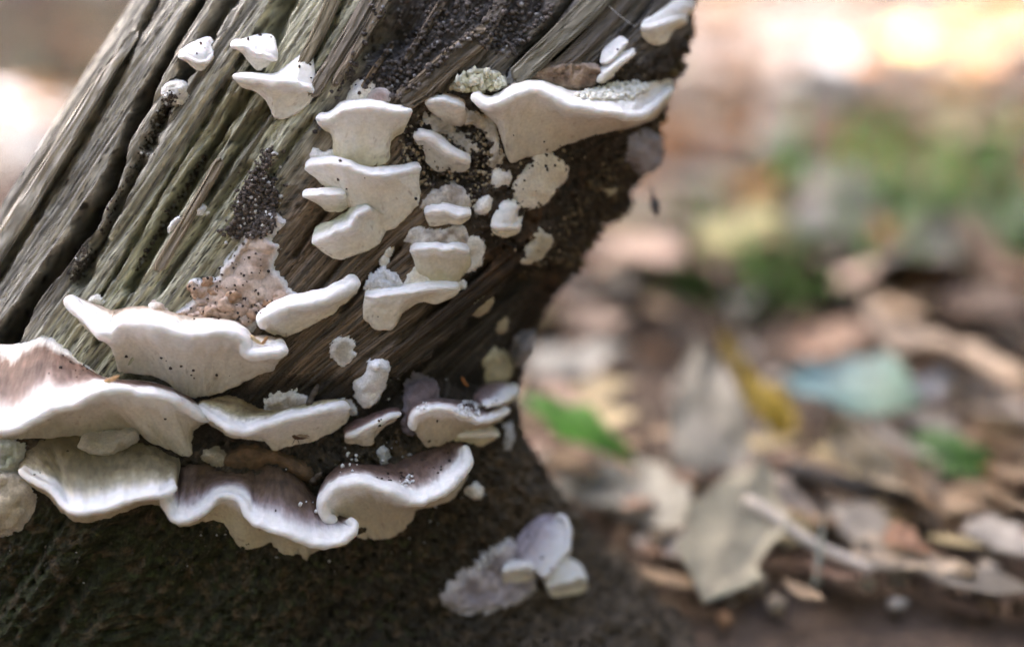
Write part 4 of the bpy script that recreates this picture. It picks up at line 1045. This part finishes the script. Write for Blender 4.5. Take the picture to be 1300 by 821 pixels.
# the fly on the drooping shelf
zc = float(samp(ZTOP, 380, 556))
fly = tag(empty('small_fly', tuple(unproj(380., 556., zc))), 'tiny brown fly clinging under the drooping shelf rim', 'fly')
body = rod('body', [unproj(x, y, zc - 5 * S) for x, y in [(371, 553), (373, 554), (376, 555.5), (380, 556), (385, 556), (390, 555.5)]], np.array([.8, 2.2, 2.6, 1.9, 1.7, .5]) * S, M_SOIL, fly, c=(.11, .06, .035), seg=10)
for (x1, y1, x2, y2) in [(370, 549, 366, 546), (373, 548, 372, 543), (378, 549, 379, 542), (382, 549, 388, 541), (373, 560, 371, 564), (379, 560, 380, 565)]:
    rod('leg', [unproj(376., 554.5, zc - 5 * S), unproj(float(x1), float(y1), zc - 7 * S), unproj(float(x2), float(y2), zc - 3 * S)], np.array([.5, .4, .3]) * S, M_SOIL, fly, c=(.07, .045, .03), seg=5)
wing = []
for sgn in (-1, 1):
    q_ = [(375, 553), (382, 553 + sgn * 2.2), (390, 554 + sgn * 2.4), (394, 555 + sgn * .8), (388, 555), (380, 554.5)]
    add_mesh('wing', np.array([unproj(float(x), float(y), zc - (7.5 + .4 * k) * S) for k, (x, y) in enumerate(q_)] + [unproj(float(x), float(y), zc - (7.1 + .4 * k) * S) for k, (x, y) in enumerate(q_)]),
             [(0, 1, 2, 3, 4, 5), (11, 10, 9, 8, 7, 6)] + [(k, (k + 6), (k + 1) % 6 + 6, (k + 1) % 6) for k in range(6)], M_SOIL, fly, col=np.zeros((12, 3)) + (.26, .2, .15), smooth=False)
tag(rod('spider_thread', [top3(773, 8, 4), top3(783, 17, 6), top3(793, 25, 6), top3(806, 34, 3)], np.array([.45, .5, .5, .4]) * S, M_SOIL, c=(.7, .7, .72), seg=5), 'pale spider thread stretched over the upper right wood', 'spider thread')
# ragged flakes at the right rim
for k, (x, y, sx_, sy_) in enumerate([(868, 62, 7, 5), (866, 84, 8, 9), (854, 92, 6, 5), (858, 118, 5, 4), (872, 46, 4, 4), (748, 334, 5, 4), (738, 345, 4, 6), (716, 358, 5, 4), (822, 208, 5, 5), (800, 262, 6, 5), (776, 292, 6, 4), (845, 150, 5, 7), (834, 176, 5, 6), (790, 276, 5, 5), (762, 312, 6, 4), (878, 66, 4, 3), (870, 96, 4, 3)]):
    while not MW[min(GH - 1, max(0, int((y - GY0) / GST))), int((x - GX0) / GST)]:
        x -= 2
    x += 1
    u = np.linspace(0, 2 * math.pi, 18, endpoint=False); v = np.linspace(0, math.pi, 10); U, Vv = np.meshgrid(u, v)
    rad = 1 + .45 * fbm(np.cos(U) * 1.6 + k * 3.1, np.sin(U) * 1.6 + Vv * 1.7, 3, 300 + k)
    dirs = np.stack([np.sin(Vv) * np.cos(U), np.sin(Vv) * np.sin(U), np.cos(Vv)], -1) * rad[..., None]
    V = unproj(float(x), float(y), float(samp(ZW, x - 3, y))) + (dirs[..., 0:1] * sx_ * RIGHT + dirs[..., 1:2] * sy_ * UP + dirs[..., 2:3] * sx_ * FWD) * S * 1.1
    add_mesh('rotten_flake', V.reshape(-1, 3), grid_faces(10, 18, True), M_SOIL, stump, col=np.zeros((180, 3)) + (.06 + .03 * (k % 3), .048 + .02 * (k % 3), .036), smooth=False)
rodo = rod('hanging_crumb', [unproj(826., 236., .405), unproj(828., 246., .405), unproj(831., 257., .405), unproj(833., 268., .405), unproj(834., 274., .405)], np.array([.6, 1.2, 5.5, 5.0, 1.2]) * S * 1.1, M_SOIL, c=(.10, .10, .115), seg=10)
tag(rodo, 'dark crumb of rotten wood hanging from a thread off the right rim', 'hanging crumb')

# ------------------------------------------------------------------ forest floor
def gh(x, y):
    return .007 * fbm(x / .16, y / .16, 3, 201) + .012 * fbm(x / .7, y / .7, 2, 203)


def ground_at(px_, py_, h=0.0):
    px_ = np.asarray(px_, float); py_ = np.asarray(py_, float)
    return unproj(px_, py_, (CAM[2] - h) / (math.sin(PITCH) + (py_ - CY) / FPX * math.cos(PITCH)))


m, t, b, N, L = new_mat('forest_soil')
tc = N('ShaderNodeTexCoord')
n1 = N('ShaderNodeTexNoise'); n1.inputs['Scale'].default_value = 9; n1.inputs['Detail'].default_value = 8
n2 = N('ShaderNodeTexNoise'); n2.inputs['Scale'].default_value = 70; n2.inputs['Detail'].default_value = 6
vo = N('ShaderNodeTexVoronoi'); vo.inputs['Scale'].default_value = 26
for x in (n1, n2, vo): L(tc.outputs['Object'], x.inputs['Vector'])
cr = N('ShaderNodeValToRGB')
e = cr.color_ramp.elements
e[0].position = .3; e[0].color = (.035, .026, .02, 1); e[1].position = .72; e[1].color = (.20, .135, .085, 1)
x1 = e.new(.5); x1.color = (.095, .065, .045, 1)
mx = N('ShaderNodeMix'); mx.inputs['Factor'].default_value = .5
L(n1.outputs['Fac'], mx.inputs['A']); L(n2.outputs['Fac'], mx.inputs['B']); L(mx.outputs['Result'], cr.inputs['Fac'])
L(cr.outputs['Color'], b.inputs['Base Color']); b.inputs['Roughness'].default_value = .9
bp = N('ShaderNodeBump'); bp.inputs['Distance'].default_value = .01; L(n2.outputs['Fac'], bp.inputs['Height']); L(bp.outputs['Normal'], b.inputs['Normal'])
M_GROUND = m
k = np.linspace(-1, 1, 321)
g1 = np.sinh(k * 6.2) / math.sinh(6.2) * 150
GXX, GYY = np.meshgrid(g1, g1 + .4)
V = np.stack([GXX, GYY, gh(GXX, GYY) - .004], -1).reshape(-1, 3)
gr = add_mesh('ground', V, grid_faces(321, 321), M_GROUND)
gr['kind'] = 'structure'


def leaf_geo(n=13, m=7):
    """unit leaf along +x from 0 to 1, half width .5; returns u (along), v (-1..1)"""
    u = np.linspace(0, 1, n); v = np.linspace(-1, 1, m)
    return np.meshgrid(u, v, indexing='ij')


LU, LV = leaf_geo()
LF = grid_faces(13, 7)


def leaf_verts(base, tip, width, nrm, curl, fold, seed, pointy=.75):
    d = tip - base; Ln = np.linalg.norm(d); d = d / Ln
    s = np.cross(nrm, d); s /= np.linalg.norm(s); nn = np.cross(d, s)
    prof = np.sin(np.pi * LU ** (pointy + .25 * math.sin(seed * 3.1))) ** (.8 + .3 * math.sin(seed * 1.7)) * (1 + .3 * vnoise(LU * 9 + seed, LV * 2, 7))
    prof = np.where((LU > 0) & (LU < 1), np.maximum(prof, .03), .03)
    y = LV * prof * width / 2
    z = curl * Ln * (4 * (LU - .5) ** 2 - .3) + fold * np.abs(LV) * prof * width / 2 + .09 * Ln * vnoise(LU * 3 + seed, LV * 1.4, 9)
    return base + LU[..., None] * Ln * d + y[..., None] * s + z[..., None] * nn


def leaf_obj(base, tip, width, nrm, c, seed, label, group=None, curl=.08, fold=.3, c2=None, cat='leaf', name='dead_leaf'):
    V = leaf_verts(base, tip, width, nrm, curl, fold, seed).reshape(-1, 3)
    V2 = V - np.asarray(nrm) * .0005
    n = len(V)
    F = np.vstack([LF, LF[:, ::-1] + n])
    cc = np.array(c)[None, None] * (1 + .25 * fbm(LU * 4 + seed, LV * 2, 2, 3))[..., None]
    if c2 is not None:
        cc = cc + (np.array(c2) - cc) * sstep(.35, .7, LU + .2 * fbm(LU * 3 + seed, LV, 2, 4))[..., None]
    cc = cc * (1 - .3 * sstep(.35, .6, fbm(LU * 7 + seed, LV * 3, 2, 6)))[..., None]
    cc = cc * (1 - .22 * np.exp(-(LV / .25) ** 2))[..., None]
    cc = cc.reshape(-1, 3)
    o = add_mesh(name, np.vstack([V, V2]), F, M_LEAF, col=np.vstack([cc, cc]))
    tag(o, label, cat, group)
    return o


Z_ = np.array([0., 0, 1])
KEY = [
    ((1140, 52), (1215, 34), 30, .02, .05, (.80, .55, .03), 'blurred bright yellow leaf in the far sunlit band', None),
    ((1225, 80), (1330, 58), 34, .02, .05, (.75, .30, .02), 'blurred bright orange leaf at the far right border', None),
    ((1180, 112), (1270, 96), 26, .02, .03, (.72, .38, .05), 'blurred amber leaf on the edge of the far sunlit band', None),
    ((1240, 30), (1320, 12), 24, .02, .05, (.70, .34, .03), 'blurred orange leaf in the far top right corner', None),
    ((20, 176), (80, 162), 24, .01, .03, (.70, .25, .06), 'blurred orange leaf on the sunlit spot left of the stump', None),
  # base px, tip px, width px, heights, colour, label, second colour
    ((908, 612), (884, 428), 108, .006, .045, (.47, .44, .37), 'blurred grey tan leaf standing on end right of the stump', None),
    ((1002, 548), (908, 424), 52, .012, .04, (.52, .36, .03), 'blurred mustard yellow leaf behind the upright grey tan one', None),
    ((1000, 486), (1172, 508), 124, .014, .02, (.17, .29, .31), 'blurred blue green oval leaf right of the mustard leaf', (.22, .34, .25)),
    ((1132, 556), (1262, 592), 62, .008, .004, (.07, .17, .02), 'blurred dark green leaf under the blue green oval leaf', None),
    ((664, 496), (806, 582), 58, .03, .014, (.10, .30, .02), 'blurred bright green leaf touching the waist of the stump', None),
    ((1050, 535), (1216, 668), 46, .03, .006, (.46, .38, .26), 'blurred long tan leaf slanting down in front of the green leaf', (.42, .27, .15)),
    ((1255, 606), (1320, 592), 42, .008, .008, (.32, .12, .03), 'blurred rust brown leaf at the right border', None),
    ((662, 462), (800, 438), 62, .012, .02, (.46, .44, .38), 'blurred pale grey leaf behind the waist of the stump', None),
    ((682, 525), (806, 482), 58, .006, .02, (.50, .40, .22), 'blurred straw yellow leaf above the bright green leaf', None),
    ((895, 760), (966, 590), 120, .004, .022, (.40, .375, .28), 'blurred large pale olive leaf low in the middle of the litter', None),
    ((930, 590), (1050, 652), 38, .02, .012, (.58, .48, .40), 'blurred whitish pink leaf edge above the pale stick', None),
    ((1085, 690), (1240, 726), 66, .006, .01, (.56, .45, .33), 'blurred sandy leaf low near the right corner', None),
    ((706, 600), (866, 640), 74, .008, .006, (.36, .355, .31), 'blurred grey leaf right of the dark roots', None),
    ((772, 585), (880, 655), 84, .005, .014, (.42, .41, .35), 'blurred pale grey leaf between the roots and the olive leaf', None),
    ((876, 312), (1004, 290), 66, .02, .03, (.62, .54, .24), 'blurred pale yellow leaf in the middle distance', None),
    ((1095, 395), (1300, 480), 82, .02, .03, (.47, .36, .26), 'blurred broad tan leaf above the right border leaves', None),
    ((1190, 470), (1330, 545), 84, .012, .012, (.50, .42, .34), 'blurred pinkish beige leaf at the right border', None),
    ((1160, 500), (1215, 462), 42, .012, .02, (.30, .32, .36), 'blurred slate grey leaf between the oval leaf and the beige leaf', None),
    ((960, 620), (1030, 565), 60, .008, .014, (.42, .30, .22), 'blurred reddish tan leaf under the mustard leaf', None),
    ((845, 700), (905, 655), 40, .006, .012, (.55, .50, .45), 'blurred whitish scrap beside the olive leaf', None),
    ((1020, 600), (1115, 585), 46, .008, .01, (.40, .33, .17), 'blurred olive yellow leaf in the middle of the litter', None),
    ((1060, 640), (1130, 672), 60, .006, .008, (.32, .29, .25), 'blurred grey brown leaf under the long tan leaf', None),
    ((1230, 660), (1310, 700), 60, .006, .008, (.40, .37, .33), 'blurred pale grey leaf in the right corner', None),
    ((1125, 668), (1185, 700), 36, .012, .01, (.44, .24, .14), 'blurred copper leaf in front of the long tan leaf', None),
    ((780, 420), (690, 372), 70, .01, .014, (.30, .21, .15), 'blurred brown leaf just right of the stump rim', None),
    ((760, 312), (860, 336), 80, .02, .03, (.60, .43, .33), 'blurred pale pink leaf beside the stump rim', None),
    ((690, 372), (760, 345), 40, .01, .014, (.46, .16, .05), 'blurred red brown leaf under the stump rim', None),
    ((1020, 280), (1085, 250), 36, .02, .02, (.56, .24, .06), 'blurred orange leaf left of the green tuft', None),
    ((935, 250), (985, 225), 34, .02, .02, (.55, .30, .06), 'blurred amber leaf in the middle distance', None),
    ((1115, 325), (1195, 305), 36, .02, .02, (.60, .30, .05), 'blurred orange leaf in front of the grass tuft', None),
    ((1060, 360), (1120, 342), 40, .02, .03, (.66, .48, .36), 'blurred pale peach leaf below the green tuft', None),
    ((910, 250), (990, 280), 46, .01, .02, (.42, .28, .22), 'blurred pink brown leaf above the pale yellow one', None),
    ((1000, 440), (1110, 425), 60, .01, .02, (.36, .22, .14), 'blurred chestnut leaf above the oval leaf', None),
]
for i, (bp_, tp, wpx, h0, h1, c, lab, c2) in enumerate(KEY):
    B = ground_at(bp_[0], bp_[1], h0); T = ground_at(tp[0], tp[1], h1)
    dep = .5 * ((B - CAM) @ FWD + (T - CAM) @ FWD)
    nr = np.array([R_.uniform(-.2, .2), R_.uniform(-.5, -.1), 1.0]); nr /= np.linalg.norm(nr)
    B = B + Z_ * float(gh(B[0], B[1])) * .5; T = T + Z_ * float(gh(T[0], T[1])) * .5
    leaf_obj(B, T, wpx * dep / FPX, nr, np.array(c) * .85, 50 + i * 3.7, lab, curl=R_.uniform(.01, .06), fold=R_.uniform(.05, .3), c2=None if c2 is None else np.array(c2) * .85)

KINDS = [('dry tan leaf in the blurred litter', (.42, .30, .19)), ('dark brown leaf in the blurred litter', (.17, .105, .065)), ('pinkish brown leaf in the blurred litter', (.38, .25, .185)),
         ('orange brown leaf in the blurred litter', (.56, .23, .04)), ('greyish leaf in the blurred litter', (.32, .29, .25)), ('straw coloured leaf in the blurred litter', (.54, .44, .24))]
WT = [.22, .2, .18, .18, .13, .09]


def rand_leaf(x, y, seed, lo=.03, hi=.075):
    a = rng.uniform(0, 2 * math.pi); Ln = rng.uniform(lo, hi)
    z = float(gh(x, y)) + rng.uniform(.002, .018)
    B = np.array([x, y, z]); T = B + np.array([math.cos(a) * Ln, math.sin(a) * Ln, rng.uniform(-.004, .02)])
    nr = np.array([rng.uniform(-.4, .4), rng.uniform(-.5, .3), 1]); nr /= np.linalg.norm(nr)
    return B, T, Ln * rng.uniform(.4, .62), nr


count = 0
while count < 170:
    pxr = rng.uniform(640, 1330) if rng.random() < .8 else rng.uniform(-40, 190)
    pyr = rng.uniform(40, 440)
    if pxr < 200 and pyr > 300: continue
    if pxr < 720 and pyr > 480: continue
    P = ground_at(pxr, pyr)
    if not (.02 < P[1] < 1.4) or (P - CAM) @ FWD < .45: continue
    kd = rng.choice(6, p=WT)
    B, T, wd, nr = rand_leaf(P[0], P[1], count)
    leaf_obj(B, T, wd, nr, np.array(KINDS[kd][1]) * rng.uniform(.6, 1.05), 300 + count * 1.9, KINDS[kd][0], group=KINDS[kd][0].replace('leaf', 'leaves'), curl=rng.uniform(-.08, .12), fold=rng.uniform(-.1, .4))
    count += 1
# the rest of the litter, uncountable
LU3, LV3 = np.meshgrid(np.linspace(0, 1, 4), np.linspace(-1, 1, 3), indexing='ij')
nL = 15000
rad = .12 + 5.5 * rng.random(nL) ** 1.3; az = rng.uniform(0, 2 * math.pi, nL)
lx = .1 + rad * np.sin(az); ly = .25 + rad * np.cos(az)
zdep = (np.stack([lx, ly, lx * 0], -1) - CAM) @ FWD
inview = (np.abs(lx / np.maximum(zdep, .05)) < .5) & (zdep > 0)
keep = ~((zdep < np.where(lx > .06, .385, .44)) & inview) & ~((np.hypot(lx + .12, ly - .03) < .16)) & ~(inview & (zdep < .62) & (rng.random(nL) < .35)) & ~(inview & (zdep < 1.0) & (zdep > .62) & (rng.random(nL) < .5))
lx, ly = lx[keep], ly[keep]; nL = len(lx); small = np.where((zdep < .7) & inview, .5, 1.0)[keep]
a = rng.uniform(0, 2 * math.pi, nL); Ln = rng.uniform(.03, .08, nL) * small; wd = Ln * rng.uniform(.4, .62, nL)
pr = np.array([.05, .9, .8, .05])[:, None] * np.ones((4, 3))
cu = rng.uniform(-.1, .25, nL); tl = rng.uniform(-.25, .35, nL); rl = rng.uniform(-.5, .5, nL)
X = lx[:, None, None] + Ln[:, None, None] * (LU3 * np.cos(a)[:, None, None]) - (LV3 * pr * .5) * (wd * np.sin(a))[:, None, None]
Y = ly[:, None, None] + Ln[:, None, None] * (LU3 * np.sin(a)[:, None, None]) + (LV3 * pr * .5) * (wd * np.cos(a))[:, None, None]
Zz = gh(lx, ly)[:, None, None] + rng.uniform(.001, .012, nL)[:, None, None] + Ln[:, None, None] * (cu[:, None, None] * (LU3 - .5) ** 2 * 2 + np.maximum(0, tl)[:, None, None] * LU3) + rl[:, None, None] * LV3 * pr * .3 * wd[:, None, None]
V = np.stack([X, Y, Zz], -1).reshape(-1, 3)
F = (grid_faces(4, 3)[None] + 12 * np.arange(nL)[:, None, None]).reshape(-1, 4)
kch = rng.choice(6, nL, p=WT)
kch = np.where((small < 1) & (kch == 3), 0, kch)
cols = np.array([k_[1] for k_ in KINDS])[kch] * rng.uniform(.45, .95, (nL, 1))
litter = add_mesh('leaf_litter', V, F, M_LEAF, col=np.repeat(cols, 12, 0))
tag(litter, 'mass of fallen brown and tan leaves covering the forest floor', 'leaf litter', kind='stuff')

# broken bits of leaf, bark and soil between the leaves
nb = 5200
bx = rng.uniform(-.35, .55, nb); by = rng.uniform(-.02, .75, nb)
kp = ((np.stack([bx, by, bx * 0], -1) - CAM) @ FWD > .42) & (np.hypot(bx + .12, by - .03) > .15)
bx, by = bx[kp], by[kp]; nb = len(bx)
br = rng.uniform(.0008, .0042, nb)
V, F, C = crumb_mesh(np.stack([bx, by, gh(bx, by) + br * .4], -1), br, np.array([(.16, .11, .075), (.34, .28, .21), (.42, .39, .35), (.08, .065, .05), (.5, .45, .38), (.30, .17, .09)])[rng.choice(6, nb, p=[.3, .2, .14, .22, .06, .08])] * rng.uniform(.7, 1.2, (nb, 1)))
tag(add_mesh('litter_crumbs', V, F, M_SOIL, col=C, smooth=False), 'broken bits of bark, leaf and soil strewn between the fallen leaves', 'litter crumbs', kind='stuff')

# sticks
for (x0, y0, x1, y1, h0, h1, r, c, lab) in [(946, 640, 1106, 726, .016, .006, .0024, (.58, .53, .48), 'pale bare stick slanting across the blurred litter'),
                                            (1000, 600, 1190, 632, .012, .01, .004, (.09, .08, .075), 'dark twig lying behind the pale stick'),
                                            (830, 690, 960, 655, .006, .006, .003, (.20, .16, .12), 'brown twig among the grey leaves right of the roots')]:
    B = ground_at(x0, y0, h0); T = ground_at(x1, y1, h1)
    kk = np.linspace(0, 1, 14)
    P = B[None] + (T - B)[None] * kk[:, None] + np.stack([.0007 * np.sin(kk * 9), .0007 * np.cos(kk * 7), .0007 * np.sin(kk * 5 + 1)], -1)
    tag(rod('stick', P, r * (1 - .35 * kk), M_SOIL, c=c, seg=9), lab, 'stick')


def blade(base, tip, wd, c, bend):
    kk = np.linspace(0, 1, 8)[:, None]
    d = tip - base
    side = np.cross(d, Z_ + .01); side /= np.linalg.norm(side) + 1e-9
    c_ = base + d * kk - Z_ * bend * np.linalg.norm(d) * kk ** 2
    w_ = wd * (1 - kk ** 2) + .0001
    fr = np.cross(side, d); fr /= np.linalg.norm(fr) + 1e-9
    ring = [c_ - side * w_ / 2, c_ + fr * w_ * .15, c_ + side * w_ / 2, c_ - fr * w_ * .12]
    V = np.stack(ring, 1)
    return V.reshape(-1, 3), grid_faces(8, 4, True)


B = ground_at(1036, 742, 0.0); T = unproj(1047., 646., float((B - CAM) @ FWD) - .004)
V, F = blade(B, T, .0022, None, 0)
tag(add_mesh('grass_sprig', V, F, M_LEAF, col=np.zeros((len(V), 3)) + (.50, .54, .50)), 'single pale upright grass blade low in the litter', 'grass sprig')
for (cx_, cy_, nbl, rr, hh, c, lab) in [(1115, 262, 64, .08, .07, (.14, .40, .05), 'blurred green tuft of grass in the middle distance'), (1000, 370, 55, .055, .05, (.17, .36, .07), 'blurred low green tuft near the pale yellow leaf'),
                                        (1222, 318, 70, .08, .07, (.36, .48, .25), 'blurred pale green grass tuft toward the right border'), (1285, 330, 80, .06, .075, (.13, .28, .06), 'blurred dark green tuft at the right border'), (965, 352, 50, .045, .04, (.17, .24, .08), 'blurred mossy tuft under the pale yellow leaf'),
                                        (40, 40, 44, .09, .05, (.13, .16, .06), 'blurred dull green tuft in the far top left corner'), (150, 24, 40, .09, .05, (.12, .15, .06), 'blurred dull green tuft at the top left against the stump'),
                                        (70, 128, 40, .08, .06, (.14, .18, .08), 'blurred green tuft left of the stump')]:
    G0 = ground_at(cx_, cy_)
    Vs, Fs, Cs, o_ = [], [], [], 0
    for i in range(nbl):
        a_ = rng.uniform(0, 2 * math.pi); r_ = rr * math.sqrt(rng.random())
        Bp = G0 + np.array([math.cos(a_) * r_, math.sin(a_) * r_, 0]); Bp[2] = float(gh(Bp[0], Bp[1])) - .003
        Tp = Bp + np.array([rng.normal(0, .03), rng.normal(0, .03), hh * rng.uniform(.5, 1.2)])
        v_, f_ = blade(Bp, Tp, rng.uniform(.003, .007), c, rng.uniform(0, .35))
        Vs.append(v_); Fs.append(f_ + o_); Cs.append(np.zeros((len(v_), 3)) + np.array(c) * rng.uniform(.6, 1.3)); o_ += len(v_)
    tag(add_mesh('grass_tuft', np.vstack(Vs), np.vstack(Fs), M_LEAF, col=np.vstack(Cs)), lab, 'grass tuft', kind='stuff')

# ------------------------------------------------------------------ unseen leaves added to shade the stump and steer its light
def sun_patch(x, y):
    """ground places left open to the sun by the added leaves"""
    a = (y > .84 + .03 * np.sin(x * 9)) & (y < 1.5 + .06 * np.sin(x * 7)) & (x > .06 - (y - .87) * .12)
    b_ = ((x + .355) / .11) ** 2 + ((y - .68) / .12) ** 2 < 1
    c_ = ((x - .066) / .04) ** 2 + ((y - .41) / .045) ** 2 < 1
    d_ = ((x - .17) / .03) ** 2 + ((y - .36) / .03) ** 2 < 1
    return a | b_ | c_ | d_


nC = 10000
hgt = rng.uniform(4.5, 6.5, nC)
gx_ = rng.uniform(-1.6, 1.7, nC); gy_ = rng.uniform(-.9, 2.3, nC)
keep = ~(sun_patch(gx_, gy_) | sun_patch(gx_ + .05, gy_) | sun_patch(gx_ - .05, gy_) | sun_patch(gx_, gy_ + .05))
gx_, gy_, hgt = gx_[keep], gy_[keep], hgt[keep]
nC = len(gx_)
cp = np.stack([gx_, gy_, np.zeros(nC)], -1) + SUND * (hgt / SUND[2])[:, None]
# leaf ring added to block low sky light, left open towards the left
nR = 34000
az_ = rng.uniform(-math.pi, math.pi, nR); rr_ = rng.uniform(3.2, 7.5, nR); zz_ = rng.uniform(0, 1, nR) ** 1.3 * 6.5
opn = np.exp(-((np.abs((az_ + 1.4 + math.pi) % (2 * math.pi) - math.pi)) / .85) ** 2)      # azimuth from +Y towards +X
keep = rng.random(nR) > .93 * opn
az_, rr_, zz_ = az_[keep], rr_[keep], zz_[keep]
tp_ = np.stack([np.sin(az_) * rr_, np.cos(az_) * rr_, zz_], -1)
sx0 = tp_[:, 0] - SUND[0] * zz_ / SUND[2]; sy0 = tp_[:, 1] - SUND[1] * zz_ / SUND[2]
keep = ~((sx0 > -1) & (sx0 < 2.5) & (sy0 > .3) & (sy0 < 2) & (sun_patch(sx0, sy0) | sun_patch(sx0 + .15, sy0) | sun_patch(sx0 - .15, sy0) | sun_patch(sx0, sy0 + .15) | sun_patch(sx0, sy0 - .15)))
tp_ = tp_[keep]
cp = np.vstack([cp, tp_]); nC2 = len(cp)
siz = np.concatenate([rng.uniform(.05, .10, nC), rng.uniform(.10, .20, nC2 - nC)])[:, None]
nC = nC2
u1 = rng.normal(size=(nC, 3)); u1 /= np.linalg.norm(u1, axis=1, keepdims=True)
u2 = np.cross(u1, rng.normal(size=(nC, 3))); u2 /= np.linalg.norm(u2, axis=1, keepdims=True)
sz = siz
V = np.stack([cp - u1 * sz, cp + u2 * sz * .55, cp + u1 * sz, cp - u2 * sz * .55], 1).reshape(-1, 3)
F = np.arange(nC * 4).reshape(-1, 4)
can = add_mesh('shade_canopy', V, F, M_LEAF, col=np.repeat(np.array((.10, .10, .035)) * rng.uniform(.6, 1.3, (nC, 1)), 4, 0), smooth=False)  # out-of-view leaves, arranged for their effect on the light
tag(can, 'unseen leaves of the surrounding wood, placed to shade the stump and shape its light', 'shade_canopy', kind='stuff')
